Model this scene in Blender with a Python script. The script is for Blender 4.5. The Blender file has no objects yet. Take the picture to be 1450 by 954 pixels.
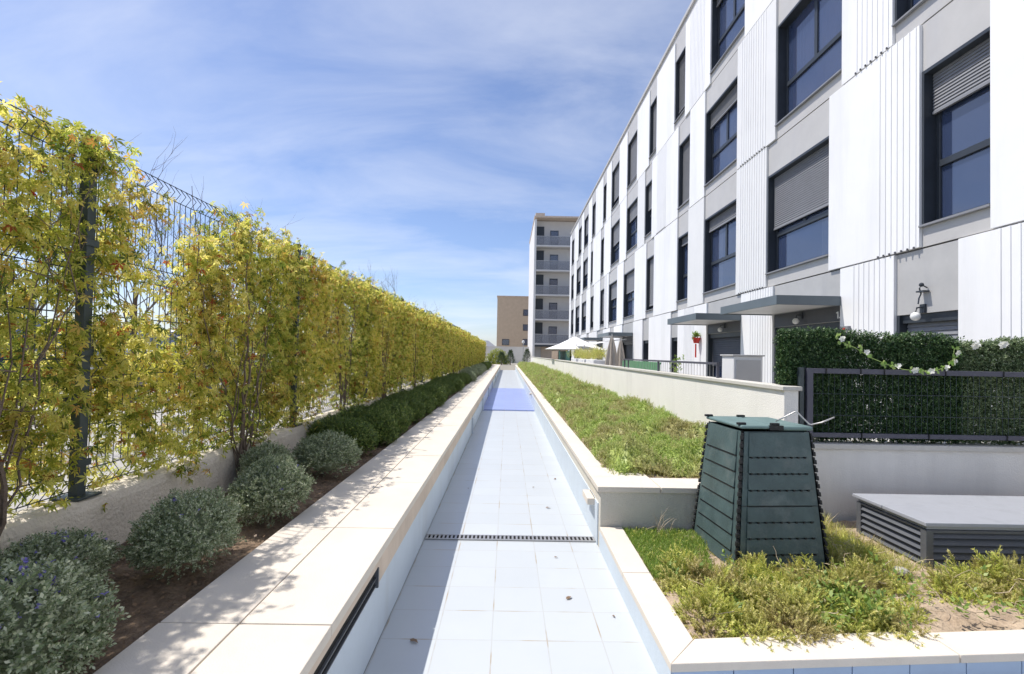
import bpy, math, random
import numpy as np
from mathutils import Vector, Matrix
random.seed(7); RNG = np.random.default_rng(7)
S = bpy.context.scene
COL = S.collection
EYE = 1.55

# ------------------------------------------------------------------ materials
def new_mat(name):
    m = bpy.data.materials.new(name); m.use_nodes = True
    nt = m.node_tree; nt.nodes.clear()
    out = nt.nodes.new('ShaderNodeOutputMaterial'); b = nt.nodes.new('ShaderNodeBsdfPrincipled')
    nt.links.new(b.outputs[0], out.inputs[0])
    return m, nt, b, out
def N(nt, t, **k):
    n = nt.nodes.new(t)
    for a, v in k.items():
        if a.startswith('i_'):
            n.inputs[a[2:].replace('_', ' ')].default_value = v
        else: setattr(n, a, v)
    return n
def ramp(nt, stops, interp='LINEAR'):
    r = nt.nodes.new('ShaderNodeValToRGB'); r.color_ramp.interpolation = interp
    e = r.color_ramp.elements
    while len(e) < len(stops): e.new(0.5)
    for i, (p, c) in enumerate(stops):
        e[i].position = p; e[i].color = (c[0], c[1], c[2], 1)
    return r
def mix(nt, a, b, fac, mode='MIX'):
    m = nt.nodes.new('ShaderNodeMix'); m.data_type = 'RGBA'; m.blend_type = mode
    for sock, v in ((m.inputs[0], fac), (m.inputs[6], a), (m.inputs[7], b)):
        if hasattr(v, 'links'): nt.links.new(v, sock)
        elif isinstance(v, (int, float)): sock.default_value = v
        else: sock.default_value = (*v, 1) if len(v) == 3 else v
    return m.outputs[2]
def surf(name, base, rough=.6, var=.15, scale=3., bump=.0, bscale=60., dirt=None, dscale=1.2, metal=0., spec=.5, streak=False, ior=1.45):
    """a plain surface with broad tone variation, fine grain, optional dirt stains and bump"""
    m, nt, b, out = new_mat(name)
    tc = N(nt, 'ShaderNodeTexCoord')
    n1 = N(nt, 'ShaderNodeTexNoise', i_Scale=scale, i_Detail=6., i_Roughness=.65)
    nt.links.new(tc.outputs['Object'], n1.inputs['Vector'])
    lo = tuple(c*(1-var) for c in base); hi = tuple(min(1, c*(1+var*.6)) for c in base)
    r = ramp(nt, [(.32, lo), (.68, hi)]); nt.links.new(n1.outputs[0], r.inputs[0])
    col = r.outputs[0]
    if dirt:
        mp = N(nt, 'ShaderNodeMapping')
        if streak: mp.inputs['Scale'].default_value = (1, 1, .12)
        nt.links.new(tc.outputs['Object'], mp.inputs[0])
        n2 = N(nt, 'ShaderNodeTexNoise', i_Scale=dscale, i_Detail=8., i_Roughness=.7)
        nt.links.new(mp.outputs[0], n2.inputs['Vector'])
        r2 = ramp(nt, [(.52, (0, 0, 0)), (.75, (.75, .75, .75))]); nt.links.new(n2.outputs[0], r2.inputs[0])
        col = mix(nt, col, dirt, r2.outputs[0])
    nt.links.new(col, b.inputs['Base Color'])
    b.inputs['Roughness'].default_value = rough; b.inputs['Metallic'].default_value = metal
    b.inputs['IOR'].default_value = ior
    if bump:
        n3 = N(nt, 'ShaderNodeTexNoise', i_Scale=bscale, i_Detail=5.)
        nt.links.new(tc.outputs['Object'], n3.inputs['Vector'])
        bp = N(nt, 'ShaderNodeBump', i_Strength=bump, i_Distance=.02)
        nt.links.new(n3.outputs[0], bp.inputs['Height']); nt.links.new(bp.outputs[0], b.inputs['Normal'])
    return m
def tiles(name, base, grout, size, rough=.35, var=.06, mortar=.004, dirt=None):
    m, nt, b, out = new_mat(name)
    tc = N(nt, 'ShaderNodeTexCoord')
    br = N(nt, 'ShaderNodeTexBrick', i_Scale=1., i_Mortar_Size=mortar, i_Mortar_Smooth=.3, i_Bias=0., i_Brick_Width=size, i_Row_Height=size)
    br.offset = 0.; br.squash = 1.
    mp = N(nt, 'ShaderNodeMapping'); mp.inputs['Location'].default_value = (.055, .03, 0)
    nt.links.new(tc.outputs['Object'], mp.inputs[0]); nt.links.new(mp.outputs[0], br.inputs['Vector'])
    br.inputs['Color1'].default_value = (*[c*(1-var) for c in base], 1)
    br.inputs['Color2'].default_value = (*[min(1, c*(1+var)) for c in base], 1)
    br.inputs['Mortar'].default_value = (*grout, 1)
    n = N(nt, 'ShaderNodeTexNoise', i_Scale=2.3, i_Detail=8., i_Roughness=.7); nt.links.new(tc.outputs['Object'], n.inputs['Vector'])
    r = ramp(nt, [(.45, (0, 0, 0)), (.8, (.5, .5, .5))]); nt.links.new(n.outputs[0], r.inputs[0])
    col = mix(nt, br.outputs[0], dirt or tuple(c*.82 for c in base), r.outputs[0])
    # brown grime that collects in stretches of the joints
    n4 = N(nt, 'ShaderNodeTexNoise', i_Scale=3.1, i_Detail=3.); nt.links.new(tc.outputs['Object'], n4.inputs['Vector'])
    r4 = ramp(nt, [(.5, (0, 0, 0)), (.62, (1, 1, 1))]); nt.links.new(n4.outputs[0], r4.inputs[0])
    f = N(nt, 'ShaderNodeMath', operation='MULTIPLY'); nt.links.new(br.outputs['Fac'], f.inputs[0]); nt.links.new(r4.outputs[0], f.inputs[1])
    col = mix(nt, col, (.36, .29, .2), f.outputs[0])
    nt.links.new(col, b.inputs['Base Color']); b.inputs['Roughness'].default_value = rough
    inv = N(nt, 'ShaderNodeMath', operation='SUBTRACT'); inv.inputs[0].default_value = 1.; nt.links.new(br.outputs['Fac'], inv.inputs[1])
    bp = N(nt, 'ShaderNodeBump', i_Strength=.25, i_Distance=.003); nt.links.new(inv.outputs[0], bp.inputs['Height']); nt.links.new(bp.outputs[0], b.inputs['Normal'])
    return m
def leafmat(name, stops, trans=.45, zone=None, zscale=1.3, rough=.5, zone2=None):
    """each leaf is its own island and takes a colour of its own; zone shifts whole patches"""
    m, nt, b, out = new_mat(name)
    g = N(nt, 'ShaderNodeNewGeometry'); tc = N(nt, 'ShaderNodeTexCoord')
    r = ramp(nt, stops); nt.links.new(g.outputs['Random Per Island'], r.inputs[0]); col = r.outputs[0]
    if zone:
        n = N(nt, 'ShaderNodeTexNoise', i_Scale=zscale, i_Detail=3.); nt.links.new(tc.outputs['Object'], n.inputs['Vector'])
        r2 = ramp(nt, [(.42, (0, 0, 0)), (.62, (.8, .8, .8))]); nt.links.new(n.outputs[0], r2.inputs[0])
        r3 = ramp(nt, zone); nt.links.new(g.outputs['Random Per Island'], r3.inputs[0])
        col = mix(nt, col, r3.outputs[0], r2.outputs[0])
    if zone2:
        mp = N(nt, 'ShaderNodeMapping'); mp.inputs['Location'].default_value = (7, 3, 5); nt.links.new(tc.outputs['Object'], mp.inputs[0])
        n = N(nt, 'ShaderNodeTexNoise', i_Scale=zscale*1.4, i_Detail=3.); nt.links.new(mp.outputs[0], n.inputs['Vector'])
        r2 = ramp(nt, [(.52, (0, 0, 0)), (.68, (.8, .8, .8))]); nt.links.new(n.outputs[0], r2.inputs[0])
        r3 = ramp(nt, zone2); nt.links.new(g.outputs['Random Per Island'], r3.inputs[0])
        col = mix(nt, col, r3.outputs[0], r2.outputs[0])
    nt.links.new(col, b.inputs['Base Color']); b.inputs['Roughness'].default_value = rough
    t = N(nt, 'ShaderNodeBsdfTranslucent'); nt.links.new(col, t.inputs[0])
    ms = N(nt, 'ShaderNodeMixShader'); ms.inputs[0].default_value = trans
    nt.links.new(b.outputs[0], ms.inputs[1]); nt.links.new(t.outputs[0], ms.inputs[2]); nt.links.new(ms.outputs[0], out.inputs[0])
    return m

M = {}
M['white'] = surf('white_cladding', (.80, .80, .80), .45, .03, 1.5, dirt=(.66, .66, .65), dscale=.9, streak=True)
M['offwhite'] = surf('offwhite_cladding', (.70, .70, .69), .5, .04, 1.5)
M['grey'] = surf('grey_cladding', (.43, .425, .415), .45, .08, 2., dirt=(.34, .34, .35), dscale=1.5, streak=True)
M['grey_light'] = surf('pale_grey_cladding', (.47, .46, .445), .45, .06, 2., dirt=(.42, .42, .43), dscale=1.5, streak=True)
M['joint'] = surf('dark_joint', (.10, .10, .11), .8)
M['anth'] = surf('anthracite_metal', (.035, .042, .052), .4, .1, 8)
M['shutter'] = surf('grey_shutter', (.22, .225, .24), .5, .08, 6)
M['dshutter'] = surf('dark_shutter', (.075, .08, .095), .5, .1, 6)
M['canopy'] = surf('canopy_metal', (.11, .135, .15), .4, .1, 3)
M['soffit'] = surf('soffit', (.62, .62, .62), .5, .05, 3)
M['glass'] = surf('window_glass', (.055, .08, .16), .03, .1, 1, ior=2.4)
for m_ in ('glass',):
    nd = M[m_].node_tree.nodes['Principled BSDF']; nd.inputs['Alpha'].default_value = .66
M['car_glass'] = surf('car_glass', (.02, .025, .03), .04, .1, 1, ior=1.8)
M['drape'] = surf('white_drape', (.85, .84, .82), .9, .08, 6)
M['drape_warm'] = surf('warm_drape', (.50, .30, .24), .9, .1, 6)
M['curtain'] = surf('curtained_glass', (.22, .22, .23), .06, .5, 5, ior=2.0)
M['stone'] = surf('cream_coping', (.66, .60, .52), .7, .06, 2.2, .15, 150, dirt=(.60, .54, .46), dscale=3.)
M['stone_side'] = surf('beige_facing', (.62, .51, .41), .75, .12, 5, .2, 120, dirt=(.42, .33, .25), dscale=2.5, streak=True)
M['render_wall'] = surf('cream_render', (.58, .55, .48), .9, .08, 2, .3, 90, dirt=(.40, .36, .30), dscale=1.6, streak=True)
M['rough_wall'] = surf('rough_concrete', (.68, .62, .52), .95, .15, 5, .6, 60, dirt=(.38, .33, .26), dscale=2.2, streak=True)
M['terrace'] = surf('white_render', (.78, .76, .71), .9, .05, 1.2, .25, 80, dirt=(.62, .60, .56), dscale=1.3, streak=True)
M['cap'] = surf('wall_cap', (.56, .54, .49), .8, .08, 3, .2, 90, dirt=(.36, .34, .30), dscale=3)
M['bluewall'] = surf('pale_blue_paint', (.54, .61, .68), .6, .06, 2.5, .1, 60, dirt=(.45, .48, .50), dscale=2., streak=True)
M['tile'] = tiles('pale_blue_tiles', (.485, .515, .535), (.44, .45, .45), .3, dirt=(.44, .475, .50), var=.025)
M['tileblue'] = tiles('violet_blue_tiles', (.28, .34, .62), (.30, .34, .52), .3, dirt=(.26, .33, .60))
M['bluetile'] = surf('blue_face_tile', (.34, .45, .61), .3, .07, 3, dirt=(.36, .47, .62), dscale=3)
M['grout'] = surf('grout', (.42, .42, .40), .9)
M['soil'] = surf('garden_soil', (.22, .155, .105), 1., .5, 9, 1., 45, dirt=(.30, .24, .17), dscale=6)
M['drysoil'] = surf('dry_soil', (.46, .36, .26), 1., .35, 7, 1., 50, dirt=(.20, .13, .08), dscale=4)
M['parking'] = surf('pale_paving', (.40, .385, .36), .9, .12, .8, .3, 40, dirt=(.28, .26, .24), dscale=.5)
M['ground'] = surf('far_ground', (.30, .28, .24), .95, .15, .3)
M['post'] = surf('fence_post', (.045, .06, .065), .45, .2, 10)
M['wire'] = surf('fence_wire', (.04, .055, .06), .5)
M['frail'] = surf('slate_metal', (.085, .085, .11), .5, .1, 6)
M['bin'] = surf('green_plastic', (.062, .098, .098), .5, .25, 7, .15, 60, dirt=(.15, .175, .17), dscale=4.5)
M['binlid'] = surf('green_plastic_lid', (.12, .19, .185), .55, .16, 6, .1, 60, dirt=(.18, .23, .22), dscale=3)
M['black'] = surf('black_plastic', (.012, .013, .014), .6)
M['steel'] = surf('galvanised_steel', (.48, .47, .46), .4, .1, 10, metal=.7)
M['boxmetal'] = surf('louvre_metal', (.10, .107, .12), .42, .1, 4, .05, 30, dirt=(.14, .145, .155), dscale=3)
M['boxtop'] = surf('louvre_top', (.34, .355, .39), .4, .1, 4, dirt=(.22, .23, .25), dscale=4)
M['blackin'] = surf('dark_inside', (.008, .008, .008), .9)
M['bark'] = surf('bark', (.16, .12, .09), .95, .3, 20, .5, 80)
M['twig'] = surf('dry_twig', (.52, .42, .30), .95, .3, 20)
M['brick'] = surf('tan_brick', (.58, .45, .32), .9, .08, 2, .2, 30)
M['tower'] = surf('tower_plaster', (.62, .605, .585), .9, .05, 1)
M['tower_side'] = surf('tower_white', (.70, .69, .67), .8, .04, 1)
M['rail_glass'] = surf('balcony_screen', (.20, .205, .22), .4, .1, 3)
M['screen'], _nt, _b, _o = new_mat('tinted_screen'); _b.inputs['Base Color'].default_value = (.28, .29, .32, 1); _b.inputs['Roughness'].default_value = .15
_t = N(_nt, 'ShaderNodeBsdfTransparent'); _m = N(_nt, 'ShaderNodeMixShader'); _m.inputs[0].default_value = .5; _nt.links.new(_b.outputs[0], _m.inputs[1]); _nt.links.new(_t.outputs[0], _m.inputs[2]); _nt.links.new(_m.outputs[0], _o.inputs[0])
M['tyre'] = surf('tyre', (.02, .02, .02), .85)
M['rim'] = surf('rim', (.45, .45, .46), .35, metal=.8)
M['lamp'] = surf('car_lamp', (.55, .56, .58), .15)
M['redlamp'] = surf('red_lens', (.4, .02, .02), .2)
M['cloth'] = surf('beige_cloth', (.46, .41, .35), .95, .12, 6)
M['whitecloth'] = surf('white_cloth', (.80, .80, .80), .9, .04, 4)
M['green_slat'] = surf('green_slats', (.14, .34, .17), .6, .1, 5)
M['green_board'] = surf('dark_green_board', (.03, .11, .09), .6, .1, 5)
M['wood'] = surf('weathered_wood', (.35, .27, .20), .85, .2, 8)
M['red'] = surf('red_pot', (.55, .04, .03), .5, .1, 8)
M['globe'] = surf('lamp_globe', (.75, .75, .73), .25)
M['pale_wall'] = surf('far_wall', (.66, .64, .60), .9, .06, 1)
for n_, c_ in (('black', (.012, .014, .02)), ('silver', (.42, .43, .45)), ('white', (.75, .75, .75)), ('blue', (.03, .06, .16)), ('red', (.28, .03, .03)), ('grey', (.12, .125, .13))):
    M['car_'+n_] = surf('car_paint_'+n_, c_, .22, .03, 2)

M['creeper'] = leafmat('creeper_leaves',
    [(0, (.13, .20, .035)), (.2, (.46, .50, .07)), (.46, (.84, .77, .15)), (.8, (.96, .88, .32)), (.95, (.78, .53, .12)), (.985, (.45, .17, .05)), (1, (.50, .06, .03))], .66,
    [(0, (.05, .10, .02)), (.3, (.16, .26, .03)), (.62, (.42, .50, .06)), (.88, (.88, .82, .18)), (.97, (.42, .22, .05)), (1, (.36, .09, .04))], .9,
    zone2=[(0, (.10, .08, .03)), (.3, (.36, .24, .06)), (.6, (.60, .42, .10)), (.85, (.74, .60, .16)), (.95, (.45, .16, .06)), (1, (.42, .06, .04))])
M['silverleaf'] = leafmat('silver_leaves', [(0, (.12, .17, .075)), (.3, (.23, .29, .15)), (.7, (.40, .45, .29)), (1, (.62, .65, .48))], .3)
M['boxleaf'] = leafmat('dark_box_leaves', [(0, (.05, .10, .02)), (.5, (.10, .17, .03)), (.85, (.20, .26, .05)), (1, (.32, .36, .09))], .25)
M['juniper'] = leafmat('juniper_needles', [(0, (.12, .23, .045)), (.4, (.32, .46, .10)), (.75, (.56, .65, .17)), (1, (.80, .80, .32))], .3,
    [(0, (.24, .20, .09)), (.5, (.46, .42, .16)), (1, (.62, .50, .34))], 2.2)
M['juniper_y'] = leafmat('yellowing_juniper', [(0, (.20, .28, .05)), (.4, (.46, .52, .09)), (.75, (.72, .70, .16)), (1, (.85, .76, .28))], .3,
    [(0, (.26, .20, .09)), (.5, (.50, .42, .16)), (1, (.66, .54, .34))], 3.2)
M['grass'] = leafmat('fresh_grass', [(0, (.10, .20, .03)), (.5, (.22, .35, .05)), (1, (.38, .47, .09))], .3)
M['weed'] = leafmat('weed_leaves', [(0, (.10, .18, .03)), (.5, (.22, .32, .06)), (1, (.42, .46, .12))], .3)
M['hedgeleaf'] = leafmat('artificial_hedge_leaves', [(0, (.02, .055, .02)), (.5, (.045, .105, .03)), (.85, (.09, .16, .045)), (1, (.22, .30, .13))], .15)
M['hedgeleaf_lit'] = leafmat('sunlit_hedge_leaves', [(0, (.06, .11, .045)), (.5, (.17, .24, .10)), (1, (.36, .42, .24))], .25)  # lighter green paints in the sunlight on the right hedge section
M['conifer'] = leafmat('conifer', [(0, (.02, .05, .015)), (1, (.08, .13, .03))], .15)
M['yshrub'] = leafmat('yellow_shrub', [(0, (.15, .22, .03)), (1, (.5, .5, .06))], .35)
M['flower_w'] = leafmat('white_petals', [(0, (.75, .75, .68)), (1, (.85, .85, .80))], .3)
M['flower_p'] = leafmat('violet_petals', [(0, (.20, .17, .55)), (1, (.35, .30, .75))], .3)
M['garleaf'] = leafmat('pale_green_leaves', [(0, (.18, .35, .06)), (1, (.5, .62, .22))], .35)
M['dryleaf'] = leafmat('dry_leaves', [(0, (.12, .07, .04)), (1, (.30, .20, .12))], .2)

# ------------------------------------------------------------------ mesh helpers
class MB:
    def __init__(s): s.v = []; s.f = []; s.mi = []
    def add(s, vs, fs, mi=0):
        o = len(s.v); s.v += [tuple(p) for p in vs]; s.f += [tuple(i+o for i in f) for f in fs]; s.mi += [mi]*len(fs)
        return s
    def box(s, x0, x1, y0, y1, z0, z1, mi=0):
        return s.add([(x0, y0, z0), (x1, y0, z0), (x1, y1, z0), (x0, y1, z0), (x0, y0, z1), (x1, y0, z1), (x1, y1, z1), (x0, y1, z1)],
                     [(0, 3, 2, 1), (4, 5, 6, 7), (0, 1, 5, 4), (1, 2, 6, 5), (2, 3, 7, 6), (3, 0, 4, 7)], mi)
    def hexa(s, p, mi=0):      # p: 4 bottom corners ccw, 4 top corners
        return s.add(p, [(0, 3, 2, 1), (4, 5, 6, 7), (0, 1, 5, 4), (1, 2, 6, 5), (2, 3, 7, 6), (3, 0, 4, 7)], mi)
    def prism(s, poly, z0, z1, mi=0):     # poly ccw in xy
        n = len(poly)
        return s.add([(x, y, z0) for x, y in poly]+[(x, y, z1) for x, y in poly],
                     [tuple(reversed(range(n))), tuple(range(n, 2*n))]+[(i, (i+1) % n, n+(i+1) % n, n+i) for i in range(n)], mi)
    def tube(s, pts, r, n=5, mi=0):
        pts = [Vector(p) for p in pts]; rr = r if isinstance(r, (list, tuple)) else [r]*len(pts)
        vs = []; k = len(pts)
        for i, p in enumerate(pts):
            d = (pts[min(i+1, k-1)]-pts[max(i-1, 0)]).normalized()
            a = Vector((0, 0, 1)) if abs(d.z) < .9 else Vector((1, 0, 0))
            u = d.cross(a).normalized(); w = d.cross(u).normalized()
            for j in range(n):
                t = 2*math.pi*j/n; vs.append(p+(u*math.cos(t)+w*math.sin(t))*rr[i])
        fs = [(i*n+j, i*n+(j+1) % n, (i+1)*n+(j+1) % n, (i+1)*n+j) for i in range(k-1) for j in range(n)]
        fs += [tuple(reversed(range(n))), tuple(range((k-1)*n, k*n))]
        return s.add(vs, fs, mi)
    def lathe(s, prof, c=(0, 0, 0), n=16, mi=0, axis='z'):
        vs = []
        for r, h in prof:
            for j in range(n):
                t = 2*math.pi*j/n; a, b = r*math.cos(t), r*math.sin(t)
                vs.append((c[0]+a, c[1]+b, c[2]+h) if axis == 'z' else (c[0]+a, c[1]+h, c[2]+b) if axis == 'y' else (c[0]+h, c[1]+a, c[2]+b))
        k = len(prof)
        fs = [(i*n+j, i*n+(j+1) % n, (i+1)*n+(j+1) % n, (i+1)*n+j) for i in range(k-1) for j in range(n)]
        fs += [tuple(reversed(range(n))), tuple(range((k-1)*n, k*n))]
        return s.add(vs, fs, mi)
    def sphere(s, c, r, n=10, mi=0, sz=1.):
        return s.lathe([(r*math.sin(math.pi*i/n)+1e-5, -r*sz*math.cos(math.pi*i/n)) for i in range(n+1)], c, n*2, mi)
    def build(s, name, mats, parent=None, bevel=0, smooth=False):
        me = bpy.data.meshes.new(name); me.from_pydata(s.v, [], s.f); me.update()
        for m in (mats if isinstance(mats, (list, tuple)) else [mats]): me.materials.append(m)
        if any(s.mi): me.polygons.foreach_set('material_index', s.mi)
        if smooth: me.polygons.foreach_set('use_smooth', [True]*len(s.f))
        o = bpy.data.objects.new(name, me); COL.objects.link(o)
        if parent: o.parent = parent
        if bevel:
            b = o.modifiers.new('bevel', 'BEVEL'); b.width = bevel; b.segments = 2; b.limit_method = 'ANGLE'
        return o
def tag(o, label=None, cat=None, group=None, kind=None):
    for k, v in (('label', label), ('category', cat), ('group', group), ('kind', kind)):
        if v: o[k] = v
    return o
def empty(name, loc=(0, 0, 0), rz=0, label=None, cat=None, group=None):
    o = bpy.data.objects.new(name, None); COL.objects.link(o); o.location = loc; o.rotation_euler.z = rz
    o.empty_display_size = .1
    return tag(o, label, cat, group)
def copy_tree(o, parent=None):
    c = o.copy(); COL.objects.link(c); c.parent = parent
    for ch in list(o.children): copy_tree(ch, c)
    return c
def np_mesh(V, F, mat, name):
    me = bpy.data.meshes.new(name)
    nv, nf, k = len(V), len(F), F.shape[1]
    me.vertices.add(nv); me.vertices.foreach_set('co', V.astype(np.float32).ravel())
    me.loops.add(nf*k); me.loops.foreach_set('vertex_index', F.astype(np.int32).ravel())
    me.polygons.add(nf); me.polygons.foreach_set('loop_start', np.arange(0, nf*k, k, dtype=np.int32))
    me.polygons.foreach_set('loop_total', np.full(nf, k, dtype=np.int32))
    me.update(calc_edges=True); me.materials.append(mat)
    return me
def scatter(tV, tF, pos, R, s):
    n, m = len(pos), len(tV)
    V = np.einsum('nij,mj->nmi', R, tV)*np.asarray(s).reshape(-1, 1, 1)+pos[:, None, :]
    F = (tF[None]+(np.arange(n)*m)[:, None, None]).reshape(-1, tF.shape[1])
    return V.reshape(-1, 3), F
def link(name, me, parent=None):
    o = bpy.data.objects.new(name, me); COL.objects.link(o)
    if parent: o.parent = parent
    return o
def basis(z, yhint, spin):
    """rotation matrices whose third column is z; second column near yhint, spun about z"""
    z = z/np.linalg.norm(z, axis=1, keepdims=True)
    x = np.cross(yhint, z); x /= (np.linalg.norm(x, axis=1, keepdims=True)+1e-9); y = np.cross(z, x)
    c, s = np.cos(spin)[:, None], np.sin(spin)[:, None]
    return np.stack([x*c+y*s, -x*s+y*c, z], axis=2)
def vnoise(seed, shape=(64, 64)):
    g = np.random.default_rng(seed).random(shape)
    def f(a, b):
        a = np.asarray(a, float); b = np.asarray(b, float)
        i, j = np.floor(a).astype(int), np.floor(b).astype(int); u, v = a-i, b-j
        u, v = u*u*(3-2*u), v*v*(3-2*v); i %= shape[0]; j %= shape[1]; i1, j1 = (i+1) % shape[0], (j+1) % shape[1]
        return (g[i, j]*(1-u)+g[i1, j]*u)*(1-v)+(g[i, j1]*(1-u)+g[i1, j1]*u)*v
    return f
# leaf shapes
def creeper_leaf():
    V = [(0, 0, 0)]; F = []
    for a, l in ((0, 1.), (48, .85), (-48, .85), (100, .6), (-100, .6)):
        t = math.radians(a); d = (math.sin(t), math.cos(t)); p = (d[1], -d[0]); w = .15*l
        i = len(V)
        V += [(d[0]*l*.5+p[0]*w, d[1]*l*.5+p[1]*w, .03), (d[0]*l, d[1]*l, -.2*l), (d[0]*l*.5-p[0]*w, d[1]*l*.5-p[1]*w, .03)]
        F.append((0, i, i+1, i+2))
    return np.array(V), np.array(F)
def sprig(n, h, ll, w, spread=.9, seed=1, bend=.3):
    """upright shoot along z with n thin pointed leaves"""
    r = random.Random(seed); V = [(-w*.3, 0, 0), (w*.3, 0, 0), (bend*h*.5, 0, h)]; F = [(0, 1, 2)]
    for k in range(n):
        t = (k+.5)/n; z = h*t; a = k*2.4+r.random(); x0 = bend*h*.5*t*t
        d = Vector((math.cos(a)*spread, math.sin(a)*spread, 1-t*.2)).normalized()*ll*(1.1-.5*t)*(0.8+.4*r.random())
        p = Vector((-math.sin(a), math.cos(a), 0))*w
        c = Vector((x0, 0, z)); i = len(V)
        V += [tuple(c-p*.4), tuple(c+p*.4), tuple(c+d)]; F.append((i, i+1, i+2))
    return np.array(V), np.array(F)
def leafy_sprig(n, h, ll, w, seed=1, spread=1.):
    """shoot with n broader four-cornered leaves"""
    r = random.Random(seed); V = []; F = []
    for k in range(n):
        t = (k+.5)/n; a = k*2.4+r.random()
        d = Vector((math.cos(a)*spread, math.sin(a)*spread, .55+.5*t)).normalized()*ll*(.8+.4*r.random())
        p = Vector((-math.sin(a), math.cos(a), 0))*w; c = Vector((0, 0, h*t)); i = len(V)
        V += [tuple(c), tuple(c+d*.5+p), tuple(c+d), tuple(c+d*.5-p)]; F.append((i, i+1, i+2, i+3))
    return np.array(V), np.array(F)

# ------------------------------------------------------------------ ground, basin floor
g = MB()
def sheet(mb, x0, x1, y0, y1, z, mi=0): mb.add([(x0, y0, z), (x1, y0, z), (x1, y1, z), (x0, y1, z)], [(0, 1, 2, 3)], mi)
sheet(g, -600, -2.2, -300, 900, .58, 1)
sheet(g, -2.2, 600, 47.2, 900, .42, 0)
g.add([(-2.2, 46, -.02), (600, 46, -.02), (600, 47.2, .42), (-2.2, 47.2, .42)], [(0, 1, 2, 3)], 0)
sheet(g, -2.2, 600, -300, 46, -.02, 0)
g.add([(-2.2, -300, -.02), (-2.2, 46, -.02), (-2.2, 46, .58), (-2.2, -300, .58)], [(0, 1, 2, 3)], 0)
tag(g.build('ground', [M['ground'], M['parking']]), kind='structure')
fl = MB(); sheet(fl, -.66, 9., -4, 2.19, 0)
sheet(fl, -.66, .77, 2.19, 9.5, 0)
sheet(fl, -.66, .77, 9.5, 13.3, 0)
fl.box(-.66, .77, 21.6, 46, -.01, .025)
bf = fl.build('basin_floor', [M['tile']]); tag(bf, kind='structure')
fb = MB(); fb.box(-.66, .77, 13.3, 21.6, -.01, .03)
tag(fb.build('blue_basin_floor', M['tileblue']), kind='structure')

def undulating(name, x0, x1, y0, y1, z, amp, nx, ny, mat, seed):
    f = vnoise(seed); X, Y = np.meshgrid(np.linspace(x0, x1, nx), np.linspace(y0, y1, ny), indexing='ij')
    Z = z+amp*(f(X*5+3, Y*5+9)-.5)+amp*.5*(f(X*17, Y*17+5)-.5)
    V = np.stack([X, Y, Z], -1).reshape(-1, 3)
    i = np.arange(nx-1)[:, None]*ny+np.arange(ny-1)[None]; i = i.ravel()
    F = np.stack([i, i+ny, i+ny+1, i+1], 1)
    me = np_mesh(V, F, mat, name); me.polygons.foreach_set('use_smooth', [True]*len(me.polygons))
    return link(name, me)
tag(undulating('planting_bed_soil', -2.08, -1.24, .2, 46, .475, .05, 18, 460, M['soil'], 3), kind='structure')
tag(undulating('planter_soil', .86, 5.2, 2.36, 4.24, .145, .05, 90, 60, M['drysoil'], 4), kind='structure')
tag(undulating('raised_planter_soil', .86, 2.44, 4.2, 46, .47, .04, 20, 300, M['drysoil'], 5), kind='structure')
tf = MB(); tf.box(2.55, 6.1, 4.5, 46, -.01, .1)
tag(tf.build('terrace_paving', M['parking']), kind='structure')

# ------------------------------------------------------------------ left basin wall
bw = empty('basin_wall', (-.96, 1, 0), label='long basin side wall with wide cream stone coping beside the planting bed', cat='wall')
def P_(mb, name, mat, root, **k):      # a child built in world coordinates
    o = mb.build(name, mat, root, **k); o.location = -Vector(root.location); return o
m = MB(); m.box(-1.26, -.672, -2, 46, .0, .478); P_(m, 'wall_core', M['rough_wall'], bw)
m = MB(); m.box(-.672, -.662, -2, 9.5, 0, .335); m.box(-.672, -.662, 9.5, 46, 0, .3); m.box(-.672, -.63, 9.42, 9.5, 0, .30)
for y in (13.2, 17.4, 21.6, 27, 33): m.box(-.662, -.62, y, y+.12, 0, .33)
P_(m, 'blue_face', M['bluewall'], bw, bevel=.002)
m = MB(); m.box(-.672, -.652, -2, .9, .335, .478); m.box(-.672, -.652, 2.56, 46, .335, .478); m.box(-.672, -.652, .9, 2.56, .425, .478)
P_(m, 'stone_facing', M['stone_side'], bw, bevel=.003)
m = MB()
y = -1.17
while y < 46:
    for x0, x1 in ((-1.28, -.986), (-.980, -.638)):
        o = random.uniform(-.0012, .0012)
        m.box(x0, x1, y+.003, y+1.007-.003, .478, .525+o)
    y += 1.007
P_(m, 'coping', M['stone'], bw, bevel=.004)
m = MB(); m.box(-.671, -.664, .9, 2.56, .335, .425); P_(m, 'overflow_slot', M['blackin'], bw)
m = MB()
for z in (.338, .375): m.box(-.664, -.654, .9, 2.56, z, z+.006)
m.box(-.668, -.644, 2.545, 2.56, .33, .43)
P_(m, 'overflow_grille', M['boxmetal'], bw)

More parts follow.
